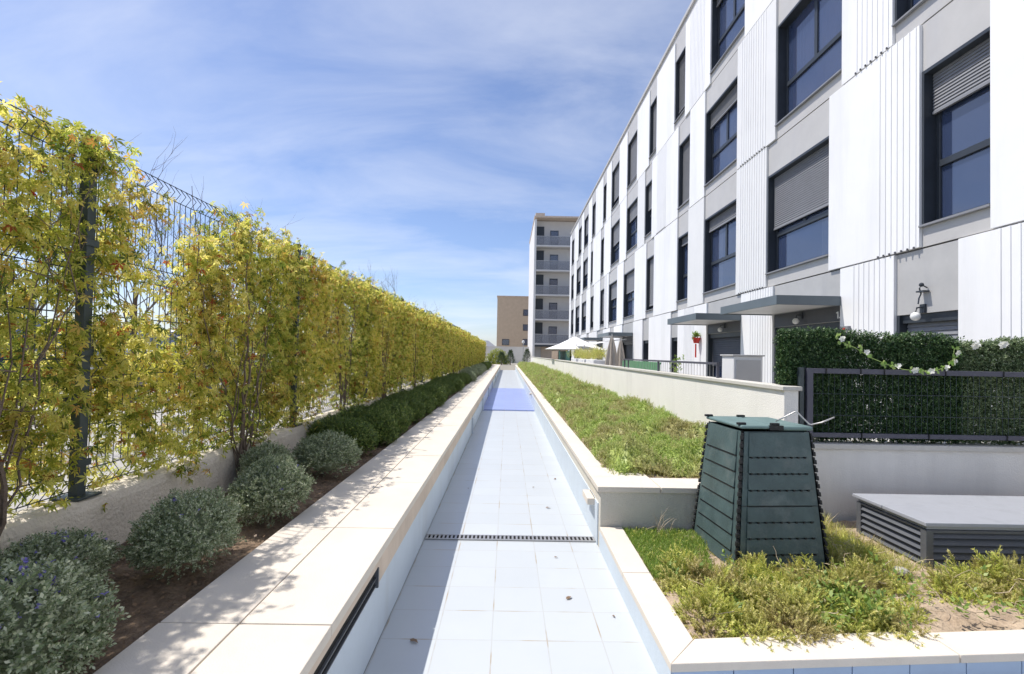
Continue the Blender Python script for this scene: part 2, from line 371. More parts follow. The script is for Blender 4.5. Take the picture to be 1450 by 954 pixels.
# ------------------------------------------------------------------ right upper planter wall
uw = empty('raised_planter_wall', (.83, 5, 0), label='cream coped wall round the long raised planter of green ground cover', cat='planter wall')
m = MB(); m.box(.772, .89, 3.94, 46, 0, .455); m.box(.89, 2.43, 3.94, 4.2, 0, .455); P_(m, 'wall_core', M['render_wall'], uw)
m = MB(); m.box(.762, .772, 4.02, 46, 0, .34); P_(m, 'blue_face', M['bluewall'], uw)
m = MB()
y = 4.62
while y < 46: m.box(.745, .925, y+.003, y+.997, .455, .50); y += 1.0
m.box(.745, .925, 4.27, 4.617, .455, .5)
m.box(.745, 1.25, 3.925, 4.267, .455, .5); m.box(.928, 1.25, 4.27, 4.60, .455, .498); m.box(1.256, 2.43, 3.925, 4.24, .455, .5)
P_(m, 'coping', M['stone'], uw, bevel=.004)
m = MB(); m.box(.70, .772, 4.15, 4.42, .285, .34); m.box(.70, .77, 15.0, 15.2, .29, .35)
P_(m, 'stone_block', M['stone'], uw, bevel=.004)

# lower planter
lw = empty('low_planter_wall', (.83, 3, 0), label='low cream coped planter wall with blue tiled front face', cat='planter wall')
fr = (1.15-.0)  # front edge slopes away to the right
def fy(x): return 2.20+(x-.757)*.068
m = MB(); m.prism([(.765, 2.225), (.90, 2.225), (.90, 3.94), (.765, 3.94)], 0, .14)
m.prism([(.90, 2.235), (6, fy(6)+.02), (6, fy(6)+.19), (.90, 2.40)], 0, .14); P_(m, 'wall_core', M['bluewall'], lw)
m = MB()
cuts = [2.36, 3.12, 3.92]
m.prism([(.757, 2.20), (.93, 2.392), (.93, 3.11), (.757, 3.11)], .14, .18)
m.prism([(.757, 3.116), (.93, 3.116), (.945, 3.925), (.765, 3.925)], .14, .18)
xs = [.757, 2.15, 3.7, 6.]
for i in range(3):
    a, b = xs[i]+(.003 if i else 0), xs[i+1]-.003
    inner_a = .938 if i == 0 else a
    m.prism([(a, fy(a)), (b, fy(b)), (b, fy(b)+.205), (inner_a, fy(inner_a)+.185)], .14, .18)
P_(m, 'coping', M['stone'], lw, bevel=.004)
m = MB(); x = .77
while x < 6:
    b = x+.279
    m.hexa([(x, fy(x)+.008, 0.), (b, fy(b)+.008, 0.), (b, fy(b)+.03, 0.), (x, fy(x)+.03, 0.), (x, fy(x)+.008, .139), (b, fy(b)+.008, .139), (b, fy(b)+.03, .139), (x, fy(x)+.03, .139)])
    x += .284
P_(m, 'tile_face', M['bluetile'], lw)

# drain
dg = empty('drain_grate', (.05, 4.13, 0), label='narrow slotted metal drain grate across the pale blue tiled floor', cat='drain')
m = MB(); m.box(-.655, .76, 4.075, 4.165, .001, .004); P_(m, 'recess_shade', M['blackin'], dg)  # flat near-black sheet paints the shade of the drain recess
m = MB(); m.box(-.655, .76, 4.07, 4.084, .004, .012); m.box(-.655, .76, 4.156, 4.17, .004, .012)
x = -.65
while x < .755: m.box(x, x+.016, 4.084, 4.156, .004, .011); x += .034
P_(m, 'grate_bars', M['steel'], dg)

# ------------------------------------------------------------------ fence wall left, fence
fw = MB(); fn = vnoise(21)
ys = np.linspace(-1, 46, 380)
prev = None
for i, y in enumerate(ys):
    w = .012*(fn(y*6, 3)-.5)
    r = [(-2.22, y, .3), (-2.06+w*.4, y, .3), (-2.058+w, y, .74), (-2.066+w, y, .785+.016*(fn(y*8, 9)-.5)), (-2.10, y, .80+.03*(fn(y*5, 1)-.5)), (-2.16, y, .80+.03*(fn(y*7, 5)-.5)), (-2.22, y, .79)]
    o = len(fw.v); fw.v += r
    if prev is not None:
        for k in range(6): fw.f.append((prev+k, o+k, o+k+1, prev+k+1)); fw.mi.append(0)
    prev = o
tag(fw.build('concrete_wall', M['rough_wall']), 'rough low concrete wall under the wire fence, behind the round shrubs', 'wall')

fence = empty('wire_fence', (-2.13, 2.46, .8), label='tall dark welded wire fence with steel posts overgrown by yellow creeper', cat='fence')
FX = -2.13; PY = [2.46+2.44*k for k in range(-1, 18)]
def panel_mesh():
    m = MB(); z0, z1 = .82, 2.57
    kinks = [z0+.06, z0+.62, z0+1.15, z1-.05]
    prof = [(0, z0)]
    for kz in kinks: prof += [(0, kz-.045), (.035, kz), (0, kz+.045)]
    prof.append((0, z1))
    y = .06
    while y < 2.40:
        m.tube([(px, y, z) for px, z in prof], .0028, 4); y += .052
    for kz in kinks:
        for dx, dz in ((0, -.045), (0, .045)):
            m.tube([(dx+.003, .04, kz+dz), (dx+.003, 2.40, kz+dz)], .003, 4)
    for z in (z0+.33, z0+.89):
        m.tube([(.003, .04, z), (.003, 2.40, z)], .003, 4)
    me = m.build('mesh_panel', M['wire']).data
    return me
pm = panel_mesh(); bpy.data.objects.remove(bpy.data.objects['mesh_panel'])
for y in PY[:-1]:
    o = link('mesh_panel', pm, fence); o.location = (0, y-2.46, -.8)
pmb = MB(); pmb.box(-.024, .024, -.025, .025, .76, 2.60); pmb.box(-.027, .027, -.028, .028, 2.60, 2.612)
for z in (.95, 1.5, 2.05, 2.45): pmb.box(.024, .034, -.04, .04, z, z+.035)
pmb.box(-.07, .07, -.07, .07, .795, .807)
po = pmb.build('fence_post', M['post'], fence, bevel=.003); po.location = (0, -2.44, -.8)
for y in PY[1:]:
    c = po.copy(); COL.objects.link(c); c.location = (0, y-2.46, -.8)

# ------------------------------------------------------------------ creeper on the fence
cl_V, cl_F = creeper_leaf()
def creeper_mesh(seed, cover, bot, n, size, top_extra=.12, right_gap=0., thick=1., clear_post=False):
    r = np.random.default_rng(seed); f = vnoise(seed+100); f2 = vnoise(seed+200)
    per = 9; k = int(n*2.2)//per
    y = r.uniform(-.1, 2.54, k); z = r.uniform(.72, 2.66+top_extra, k)
    d = .35*f(y*1.9+5, z*1.5)+.65*f2(y*5., z*4.)
    topz = 2.53+.13*(f(y*2.5+20, 0*y)-.5)+.10*(f2(y*9, 0*y+7)-.5)+top_extra*.3+(.09 if seed == 49 else 0)
    botz = bot+.45*(f(y*2.1+40, 0*y+2)-.5)
    p = np.clip((d-(1-cover))*4+.5, 0, 1)
    p *= np.clip((topz-z)*12, 0, 1)*np.clip((z-botz)*2.6+.42, .10, 1)
    if right_gap: p *= 1-.9*np.clip((z-2.17)*6, 0, 1)*np.clip(1-abs(y-.72)/.66, 0, 1)**.5
    keep = r.random(k) < p; y, z = y[keep], z[keep]; m_ = len(y)
    bulge = (.04+.06*f2(y*2.2, z*2.2+9))*thick
    x = r.normal(0, 1, m_)*bulge-.01
    top = (z > 2.2) & (r.random(m_) < (.03 if seed == 49 else .12)); x = np.where(top, r.uniform(.05, .24, m_), x)  # sparse forward tufts added to throw leaf shadow onto the coping
    # every shoot carries a tuft of leaves spread along its own direction
    sd_ = np.stack([r.normal(.1, .5, m_), r.normal(0, .7, m_), r.normal(-.1, .7, m_)], 1); sd_ /= np.linalg.norm(sd_, axis=1, keepdims=True)
    t = r.uniform(-.5, .5, (m_, per)); sp_ = .16
    P = np.stack([x, y, z], 1)[:, None, :]+sd_[:, None, :]*t[..., None]*sp_+r.normal(0, .016, (m_, per, 3))
    P = P.reshape(-1, 3)
    if clear_post:
        near = ((abs(P[:, 1]) < .075) | (abs(P[:, 1]-2.44) < .075)) & (P[:, 0] > -.02) & (P[:, 2] < 2.42)
        P = P[~(near & (r.random(len(P)) < .86))]
    P = P[:n]; m_ = len(P)
    side = np.where(r.random(m_) < .6, 1., -1.)
    nrm = np.stack([side*r.uniform(.2, 1.1, m_)+r.normal(0, .5, m_), r.normal(0, .65, m_), r.uniform(0, 1.3, m_)], 1)
    R = basis(nrm, np.stack([0*side, 0*side, -np.ones(m_)], 1), r.normal(0, .9, m_))
    V, F = scatter(cl_V, cl_F, P, R, size*r.uniform(.55, 1.25, m_))
    return np_mesh(V, F, M['creeper'], 'foliage')
def vine_stems(seed, n=14, trunk_y=None):
    r = random.Random(seed); m = MB()
    ty = trunk_y if trunk_y is not None else r.uniform(.6, 1.8)
    for k in range(n):
        y = ty+r.gauss(0, .06); z = .74; x = .09; pts = [(.14+r.uniform(-.02, .02), y, .46), (x, y+r.gauss(0, .03), z)]
        dy = r.gauss(0, .32) if k > 2 else r.gauss(0, .06)
        steps = r.randint(9, 15)
        for i in range(steps):
            z += r.uniform(.08, .17); y += dy*.12+r.gauss(0, .035); x = max(-.05, min(.1, x+r.gauss(0, .02)))
            if z > 2.6 or not -.1 < y < 2.5: break
            pts.append((x, y, z))
        r0 = .013 if k < 2 else .006
        m.tube(pts, [r0*(1-.75*i/len(pts)) for i in range(len(pts))], 5)
        for q in range(3):
            b = Vector(random.choice(pts[1:])); e = [b]
            for i in range(4): e.append(e[-1]+Vector((r.gauss(0, .03), r.gauss(0, .08), r.gauss(-.01, .06))))
            m.tube(e, [.003, .0025, .002, .0015, .001], 4)
    return m
specs = [(-1, .74, .98, 18000, .042, 1, 'yellow green creeper leaf curtain nearest the camera at the left picture edge'),
         (0, .77, .98, 19500, .042, 1, 'loose creeper with a bare grey trunk and reddish low leaves, right of the nearest post'),
         (1, .78, .98, 19000, .042, 0, 'dense green and yellow creeper on the third stretch of wire, before the silvery shrubs end'),
         (2, .80, .93, 17000, .046, 0, 'yellow creeper with a tall green tuft standing over the dark clipped shrubs')]
far_vars = []
for k, cov, bot, n, size, gap, lab in specs:
    c = empty('climbing_creeper', (FX, 2.46+2.44*k, 0), label=lab, cat='climbing plant', group='creepers covering the wire fence')
    link('foliage', creeper_mesh(50+k, cov, bot, n, size, right_gap=(k == 0), thick=.9, clear_post=True), c)
    vine_stems(80+k, 11, {0: 1.35, -1: 1.9}.get(k)).build('stem', M['bark'], c)
    if k == 2: base2 = c
for v in range(7):
    far_vars.append((creeper_mesh(70+v, .86, .86, 12500, .052, .12, thick=1.0, clear_post=True), vine_stems(95+v, 5).build('stem', M['bark'])))
    far_vars[-1][1].name = 'stem'
for k in range(3, 17):
    me, st = far_vars[k % 7]
    c = empty('climbing_creeper', (FX, 2.46+2.44*k, 0), cat='climbing plant', group='creepers covering the wire fence',
              label='dense yellow green creeper on the far stretch of the fence' if k > 5 else 'full yellow creeper over the row of dark clipped shrubs')
    link('foliage', me, c)
    s2 = link('stem', st.data, c)
for me, st in far_vars: bpy.data.objects.remove(st)

# ------------------------------------------------------------------ shrubs in the left bed
def shrub_mesh(seed, R_, tmpl, n, size, mat, name, flat=.85, lump=.25, solid=.8):
    r = np.random.default_rng(seed); d = r.normal(0, 1, (n, 3)); d[:, 2] = np.abs(d[:, 2])*1.1-.45
    d /= np.linalg.norm(d, axis=1, keepdims=True)
    f = vnoise(seed+5)
    az = np.arctan2(d[:, 1], d[:, 0])
    rad = R_*(1+lump*(f(az*1.6+10, d[:, 2]*2.5+5)-.5)+.22*(f(az*4+30, d[:, 2]*6+9)-.5))*(1-.35*r.random(n)**2.2)*(1+.10*(r.random(n) < .06))
    pos = d*rad[:, None]*np.array([1, 1, flat])
    rad = rad  # uneven outline
    nr = d+r.normal(0, .4, (n, 3))+np.array([0, 0, .35])
    Rm = basis(nr, r.normal(0, 1, (n, 3)), r.uniform(0, 6.28, n))
    V, F = scatter(tmpl[0], tmpl[1], pos, Rm, size*r.uniform(.7, 1.25, n))
    return np_mesh(V, F, mat, name)
def core_mesh(R_, mat, flat=.8):  # solid leaf-coloured core added to block see-through inside shrubs
    m = MB(); n = 10; vs = []
    for i in range(n+1):
        for j in range(16):
            t = math.pi*i/n; a = 2*math.pi*j/16; rr = R_*(.9+.12*math.sin(3*a+i))
            vs.append((rr*math.sin(t)*math.cos(a), rr*math.sin(t)*math.sin(a), max(-R_*.75, -rr*flat*math.cos(t))))
    m.add(vs, [(i*16+j, i*16+(j+1) % 16, (i+1)*16+(j+1) % 16, (i+1)*16+j) for i in range(n) for j in range(16)])
    return m
ls = leafy_sprig(11, .040, .013, .0036, 1)
silver = [shrub_mesh(200+v, .205, ls, 2600, 1.0, M['silverleaf'], 'foliage', .9, .3) for v in range(3)]
cm = core_mesh(.155, M['boxleaf']).build('foliage_core', M['silverleaf']); core_me = cm.data; bpy.data.objects.remove(cm)
bx = leafy_sprig(9, .035, .013, .0048, 2)
boxes = [shrub_mesh(220+v, .225, bx, 2600, 1.0, M['boxleaf'], 'foliage', .9, .22) for v in range(3)]
cm = core_mesh(.175, M['boxleaf']).build('foliage_core', M['boxleaf']); core_bx = cm.data; bpy.data.objects.remove(cm)
def flowers(seed, R_, n):
    r = random.Random(seed); m = MB()
    for k in range(n):
        a = r.uniform(0, 6.28); t = r.uniform(.1, 1.3); d = Vector((math.sin(t)*math.cos(a), math.sin(t)*math.sin(a), math.cos(t)*.9))
        c = d*R_*r.uniform(.98, 1.1)
        for q in range(4):
            e = Vector((r.gauss(0, 1), r.gauss(0, 1), r.gauss(0, 1))).normalized()*.012; f_ = Vector((r.gauss(0, 1), r.gauss(0, 1), r.gauss(0, 1))).normalized()*.006
            m.add([c, c+e*.6+f_, c+e, c+e*.6-f_], [(0, 1, 2, 3)])
    return m
def shrub(x, y, sc, kind, v, label, group, fl_=0, rz=0., z=.66):
    o = empty('lavender_shrub' if kind == 's' else 'clipped_shrub', (x, y, z), rz, label, 'shrub', group); q_ = random.Random(int(y*37)); o.scale = (sc*q_.uniform(.9, 1.1), sc*q_.uniform(.9, 1.1), sc*q_.uniform(.92, 1.12)); o.rotation_euler.x = q_.uniform(-.16, .16); o.rotation_euler.y = q_.uniform(-.16, .16)
    a = link('foliage', (silver if kind == 's' else boxes)[v % 3], o)
    link('foliage_core', core_me if kind == 's' else core_bx, o)
    if fl_: flowers(v*7+int(y*10), .215, fl_).build('blossom', M['flower_p'], o)
G1 = 'silvery shrubs in the planting bed'
shrub(-1.54, 1.52, 1.06, 's', 0, 'silvery shrub with violet flowers and a pale grass blade in the near bottom left corner', G1, 60, .3, .64)
shrub(-1.84, 2.02, .82, 's', 1, 'silvery flowering shrub against the concrete wall, second behind the corner one', G1, 34, 1.2, .62)
shrub(-1.95, 1.42, .95, 's', 2, 'silvery shrub at the left picture edge beside the concrete wall', G1, 30, 2.2, .62)
shrub(-1.49, 2.33, .86, 's', 2, 'large round silvery green shrub standing alone beside the coping on bare soil', G1, 10, .5, .66)
shrub(-1.46, 3.08, .92, 's', 0, 'silvery shrub leaning on the coping, in front of two more of its kind', G1, 3, 2.5, .65)
shrub(-1.80, 3.72, .82, 's', 1, 'silvery shrub close to the concrete wall, hidden partly behind another', G1, 0, 4.5, .64)
shrub(-1.50, 4.12, .98, 's', 2, 'last pale silvery shrub before the dark clipped green ones', G1, 0, 3.3, .65)
y = 4.95; i = 0
while y < 17:
    shrub(-1.50+random.uniform(-.06, .06), y, random.uniform(.86, 1.12), 'b', i, 'first dark green clipped shrub next to the silvery one' if i == 0 else 'dark green clipped shrub in the row along the coping', 'dark clipped shrubs along the coping', 0, i*1.1, .64)
    if i % 1 == 0: shrub(-1.84+random.uniform(-.05, .05), y+.28, random.uniform(.85, 1.05), 'b', i+1, 'dark green clipped shrub in the back row against the low wall', 'dark clipped shrubs in the back row', 0, i*2.3, .62)
    y += .62 if y < 10 else .80; i += 1
while y < 38:
    shrub(-1.50+random.uniform(-.08, .08), y, random.uniform(1.15, 1.35), 's' if y < 30 else 'b', i, 'far grey green shrub in the bed beyond the clipped row' if y < 30 else 'farthest green shrub by the end of the coping', 'far shrubs along the coping', 0, i*1.3, .66); y += 1.15; i += 1
# pale grass blade standing in the corner shrub
m = MB()
for a, b, c in (((-1.45, 1.40, .70), (-1.40, 1.44, .85), (-1.33, 1.50, .93)), ((-1.62, 1.42, .78), (-1.72, 1.44, .86), (-1.85, 1.46, .90))):
    a, b, c = Vector(a), Vector(b), Vector(c); w = Vector((.006, -.004, .003))
    m.add([a-w, a+w, b+w*.9, b-w*.9, c], [(0, 1, 2, 3), (3, 2, 4)])
tag(m.build('grass_blade', M['garleaf']), 'two long pale green grass blades sticking out of the corner shrub', 'grass blade')

# ------------------------------------------------------------------ ground cover
sp = [sprig(30, .062, .017, .0062, 1.25, s_) for s_ in (1, 2)]
def cover(name, pts_fn, mat, label, cat_kind='stuff'):
    V, F = [], []; o = 0
    for tmpl, pos, R, s in pts_fn:
        a, b = scatter(tmpl[0], tmpl[1], pos, R, s); V.append(a); F.append(b+o); o += len(a)
    ob = link(name, np_mesh(np.concatenate(V), np.concatenate(F), mat, name)); tag(ob, label, kind='stuff', cat='ground cover'); return ob
hn = vnoise(31); hn2 = vnoise(32)
def uh(x, y):
    edge = np.clip(np.minimum((x-.90)/.22, (2.42-x)/.05), 0, 1)
    e2 = np.clip((y-4.3)/.3, 0, 1)
    return .47+(.04+.13*hn(x*2.6, y*2.6)+.20*hn2(x*6, y*6))*np.sqrt(edge)*np.sqrt(e2)+.05*(x-.9)/1.5
batches = []
r = np.random.default_rng(77)
for y0, y1, n, s in ((4.28, 7, 11000, 1.), (7, 11, 9000, 1.35), (11, 18, 6500, 1.9), (18, 30, 4200, 2.7), (30, 46, 2200, 3.6)):
    for t in sp:
        k = n//2; x = r.uniform(.93, 2.41, k); y = r.uniform(y0, y1, k)
        patch = hn2(x*1.3+7, y*1.1+3); keep = r.random(k) < np.clip(.35+(uh(x, y)-.50)*9, .12, 1); x, y = x[keep], y[keep]; k = len(x)
        z = uh(x, y)-.05*s**.5*r.random(k)-.045
        up = np.stack([r.normal(0, .5, k), r.normal(0, .5, k)-.1, np.ones(k)], 1)
        batches.append((t, np.stack([x, y, z], 1), basis(up, r.normal(0, 1, (k, 3)), r.uniform(0, 6.28, k)), s*r.uniform(.6, 1.1, k)))
cover('juniper_ground_cover', batches, M['juniper'], 'low green creeping juniper filling the raised planter beside the basin')
# shaded mass underneath
X, Y = np.meshgrid(np.linspace(1.0, 2.41, 40), np.concatenate([np.linspace(4.4, 12, 160), np.linspace(12.1, 46, 160)]), indexing='ij')
Z = uh(X, Y)-.075
i = (np.arange(39)[:, None]*320+np.arange(319)[None]).ravel()
me = np_mesh(np.stack([X, Y, Z], -1).reshape(-1, 3), np.stack([i, i+320, i+321, i+1], 1), M['juniper'], 'x')
o = link('ground_cover_undergrowth', me); tag(o, 'tangled undergrowth below the creeping juniper of the raised planter', 'ground cover', kind='stuff')

# lower planter clumps: (x, y, radius, height)
clumps = [(1.10, 2.62, .16, .12), (1.28, 2.50, .16, .10), (1.50, 2.55, .2, .13), (1.22, 2.85, .2, .15), (1.45, 2.85, .22, .16), (1.72, 2.80, .22, .17), (1.98, 2.85, .22, .17), (1.75, 2.55, .16, .10),
          (1.95, 2.62, .16, .10), (1.15, 3.10, .16, .15), (1.42, 3.08, .16, .14), (2.2, 3.05, .18, .15), (2.35, 3.30, .16, .16), (2.30, 3.62, .16, .17), (2.22, 2.75, .13, .09), (2.38, 2.95, .12, .09),
          (2.75, 2.95, .15, .13), (2.95, 3.0, .2, .17), (3.2, 3.05, .2, .17), (3.45, 3.0, .2, .16), (3.7, 3.05, .2, .16), (3.05, 2.78, .15, .12), (3.4, 2.75, .16, .10), (3.6, 2.8, .18, .14), (3.95, 2.95, .25, .16), (4.3, 3.0, .25, .16),
          (2.5, 3.5, .13, .12), (1.05, 2.95, .1, .1), (2.05, 2.50, .12, .06), (1.60, 2.68, .2, .14), (1.9, 3.0, .18, .14), (1.65, 3.05, .2, .13)]
batches = []
for cx, cy, cr, ch in clumps:
    k = int(850*(cr/.2)**2); a = r.uniform(0, 6.28, k); q = np.sqrt(r.random(k))*cr*(1+.25*(hn(a*1.3+cx*7, a*0+cy*9)-.5)); x, y = cx+q*np.cos(a), cy+q*np.sin(a)
    z = .135+1.05*ch*np.sqrt(np.clip(1-(q/cr)**2, 0, 1))*r.uniform(.25, 1, k)*(.25+1.5*hn2(x*11, y*11))-.03
    up = np.stack([np.cos(a)*q/cr*1.1+r.normal(0, .4, k), np.sin(a)*q/cr*1.1+r.normal(0, .4, k), np.ones(k)*.9], 1)
    kk = (y > fy(x)+.10) | (z > .19)
    kk &= (x > .90)
    batches.append((sp[int(cx*100) % 2], np.stack([x, y, z], 1)[kk], basis(up, r.normal(0, 1, (k, 3)), r.uniform(0, 6.28, k))[kk], (.85*r.uniform(.5, 1.1, k)*np.where(r.random(k) < .10, 1.7, 1.))[kk]))
cover('juniper_patches', batches, M['juniper_y'], 'yellowing juniper clumps with bare soil between them in the low planter')
gb = sprig(5, .03, .03, .003, .5, 9)
k = 6500; x = .945+r.random(k)**1.1*.60; y = r.uniform(3.05, 3.90, k); kk = (x < 1.56-.22*(3.9-y)/.8)
up = np.stack([r.normal(0, .3, k), r.normal(0, .3, k), np.ones(k)], 1)
cover('grass_patch', [(gb, np.stack([x, y, np.full(k, .155)], 1)[kk], basis(up, r.normal(0, 1, (k, 3)), r.uniform(0, 6.28, k))[kk], r.uniform(.7, 1.3, k)[kk])], M['grass'], 'bright green patch of short grass between the compost bin and the coping')
k = 1500; x = np.concatenate([r.normal(2.42, .13, k), r.normal(2.62, .07, 500)]); y = np.concatenate([r.normal(3.62, .22, k), r.uniform(3.2, 4.2, 500)]); k = len(x)
kk = (x > 2.2) & (y < 4.25) & (x < 2.86)
up = np.stack([r.normal(0, .5, k), r.normal(0, .5, k), np.ones(k)], 1)
cover('weed_tufts', [(sprig(7, .07, .07, .0035, .6, 11), np.stack([x, y, np.full(k, .15)], 1)[kk], basis(up, r.normal(0, 1, (k, 3)), r.uniform(0, 6.28, k))[kk], r.uniform(.5, 1.4, k)[kk])], M['juniper_y'], 'loose yellow green weeds between the compost bin and the louvred box')
k = 420; x = np.concatenate([r.normal(1.9, .12, k//2), r.uniform(1., 4.2, k-k//2)]); y = np.concatenate([r.normal(2.72, .12, k//2), r.uniform(2.5, 3.2, k-k//2)])
kk = y > fy(x)+.17
up = np.stack([r.normal(0, .4, k), r.normal(0, .4, k), np.ones(k)], 1)
cover('broad_leaved_weeds', [(leafy_sprig(6, .07, .032, .009, 12), np.stack([x, y, .17+.05*r.random(k)], 1)[kk], basis(up, r.normal(0, 1, (k, 3)), r.uniform(0, 6.28, k))[kk], r.uniform(.5, 1.3, k)[kk])], M['weed'], 'fresh green broad leaved weeds among the juniper clumps of the low planter')
k = 700; x = r.uniform(.95, 1.6, k); y = r.uniform(2.85, 3.9, k); kk = x < 1.62-.2*(3.9-y)/.8
up = np.stack([r.normal(0, .4, k), r.normal(0, .4, k), np.ones(k)], 1)
cover('seedling_weeds', [(sp[0], np.stack([x, y, np.full(k, .15)], 1)[kk], basis(up, r.normal(0, 1, (k, 3)), r.uniform(0, 6.28, k))[kk], r.uniform(.3, .9, k)[kk])], M['juniper_y'], 'small yellow green weeds growing through the grass patch beside the bin')
# dry twigs and straw
m = MB(); rr = random.Random(4)
for k in range(190):
    if k < 150: x, y = rr.uniform(1., 4.3), rr.uniform(2.5, 3.25)
    elif k < 200: x, y = rr.gauss(2.4, .15), rr.gauss(3.35, .15)
    else: x, y = rr.uniform(2.2, 3.1), rr.uniform(2.5, 2.9)
    if y < fy(x)+.2: continue
    p = Vector((x, y, rr.uniform(.15, .26))); pts = [p]; d = Vector((rr.gauss(0, 1), rr.gauss(0, 1), rr.gauss(0.1, .4))).normalized()
    for i in range(4): d = (d+Vector((rr.gauss(0, .4), rr.gauss(0, .4), rr.gauss(0, .3)))).normalized(); q = pts[-1]+d*rr.uniform(.015, .05); q.z = max(.14, q.z); pts.append(q)
    m.tube(pts, [.0022, .002, .0018, .0014, .0008], 3)
for k in range(60):   # thin stalks by the terrace wall and bin
    x, y = rr.choice([(rr.uniform(2.2, 2.75), rr.uniform(3.7, 4.2)), (rr.uniform(1.05, 1.35), rr.uniform(3.75, 3.9)), (rr.gauss(2.35, .1), rr.gauss(3.4, .1))])
    pts = [Vector((x, y, .15))]; d = Vector((rr.gauss(0, .3), rr.gauss(0, .3), 1)).normalized()
    for i in range(5): d = (d+Vector((rr.gauss(0, .2), rr.gauss(0, .2), -.05))).normalized(); pts.append(pts[-1]+d*rr.uniform(.02, .055))
    m.tube(pts, [.002, .002, .0018, .0015, .001, .0006], 3)
tag(m.build('dry_twigs', M['twig']), 'dry brown twigs and straw lying among the juniper clumps', 'twigs', kind='stuff')
k = 5000; x = r.uniform(-2.04, -1.3, k); y = .8+r.random(k)**1.6*9
fl_V = np.array([(0, 0, 0), (.5, .5, .1), (0, 1, .12), (-.5, .5, .1)]); fl_F = np.array([(0, 1, 2, 3)])
up = np.stack([r.normal(0, .35, k), r.normal(0, .35, k), np.ones(k)], 1)
o = cover('leaf_litter', [((fl_V, fl_F), np.stack([x, y, .487+.012*r.random(k)], 1), basis(up, r.normal(0, 1, (k, 3)), r.uniform(0, 6.28, k)), r.uniform(.006, .022, k))], M['dryleaf'], 'brown dry leaf litter on the dark soil under the shrubs')
# single leaves and pebbles on the tiles
for i, (x, y, s_, lab) in enumerate([(-.47, 2.64, .03, 'dark dry leaf in the shade on the left of the tiled floor'), (.42, 3.13, .028, 'brown curled leaf right of centre on the sunlit tiles below the drain'), (.66, 2.92, .014, 'tiny dark leaf crumb near the right edge of the tiled floor'),
                                     (.44, 4.95, .028, 'small dry leaf beyond the drain, right of centre'), (.62, 6.1, .03, 'dark leaf at the foot of the right basin wall'), (.40, 3.75, .016, 'small brown leaf just below the drain'), (.33, 5.7, .018, 'faint leaf scrap in the middle of the far tiles'), (-.42, 5.6, .016, 'tiny leaf scrap in the shade beyond the drain')]):
    m = MB(); m.add([(0, -1, 0), (.45, -.3, .15), (.35, .5, .25), (0, 1, .1), (-.4, .45, .05), (-.35, -.4, .3)], [(0, 1, 5), (1, 2, 4, 5), (2, 3, 4)])
    o = m.build('fallen_leaf', M['dryleaf']); o.location = (x, y, .006); o.scale = (s_,)*3; o.rotation_euler.z = i*1.3+1
    tag(o, lab, 'leaf', 'dry leaves on the tiles')

# ------------------------------------------------------------------ compost bin
cb = empty('compost_bin', (1.835, 3.575, .14), math.radians(4.), 'dark green plastic compost bin with louvred tapered sides standing in the juniper', 'compost bin')
H = .945; HB, HT = .325, .245
def bp(face, u, t, off=0.):
    h = HB+(HT-HB)*t; a = face*math.pi/2; x, y = u*h, -(h+off)
    return (x*math.cos(a)-y*math.sin(a), x*math.sin(a)+y*math.cos(a), t*H)
def slabq(m, face, u0, u1, t0, t1, o0, o1, o0t=None, mi=0):
    o0t = o1 if o0t is None else o0t
    m.hexa([bp(face, u0, t0, o0), bp(face, u1, t0, o0), bp(face, u1, t0, -.012), bp(face, u0, t0, -.012), bp(face, u0, t1, o1), bp(face, u1, t1, o1), bp(face, u1, t1, -.012), bp(face, u0, t1, -.012)], mi)
for f_ in range(4):
    m = MB(); nb = 8; ys_ = [0, .115, .225, .335, .445, .555, .67, .785, .965]
    for j in range(nb):
        slabq(m, f_, -.80, .78, ys_[j]+.006, ys_[j+1]-.006, .010, .003)
    slabq(m, f_, -.93, -.80, .0, .965, -.001, -.001); slabq(m, f_, .78, .93, 0., .965, -.001, -.001)
    slabq(m, f_, -.80, .78, 0, .965, -.006, -.006)
    m.box(0, .001, 0, .001, .3, .301)
    pn = m.build('side_panel', M['bin'], cb, bevel=.003)
    m = MB()
    for j in range(1, nb):
        if f_ == 3: slabq(m, f_, -.80, .78, ys_[j]-.006, ys_[j]+.003, .006, .006); continue
        if j == 4: slabq(m, f_, -.93, .93, ys_[j]-.002, ys_[j]+.002, .0025, .0025); continue
        for q in range(9):
            u = -.72+q*.18; slabq(m, f_, u-.02, u+.02, ys_[j]-.008, ys_[j]+.004, .0095, .0095)
    m.build('vent_slots', M['black'], pn)
    m = MB(); slabq(m, f_, -1.0, -.93, 0, .97, -.012, -.012)
    h0 = 0
    for q in range(17):
        t = q/17*.96
        slabq(m, f_, -1.035, -.955, t+.004, t+.034, .006, .006)
        slabq(m, f_, .955, 1.0, t+.026, t+.052, .004, .004)
    m.build('corner_hinge', M['black'], cb, bevel=.002)
m = MB(); q = HT+.012
m.box(-q, -.004, -q, q, H*.985, H+.010); m.build('lid', M['binlid'], cb, bevel=.012)
m = MB(); m.box(.004, q, -q, q, H*.975, H+.006); m.build('lid', M['binlid'], cb, bevel=.012)
m = MB()
for x, y_ in ((-q+.01, q-.03), (-.01, -q+.02), (0.0, q-.05), (-q+.02, -q+.04)): m.box(x-.03, x+.03, y_-.012, y_+.012, H+.01, H+.026)
m.build('hinge_clip', M['black'], cb, bevel=.003)
m = MB(); m.box(-.06, .04, -q-.004, -q+.02, H-.02, H+.01); m.build('latch', M['black'], cb)
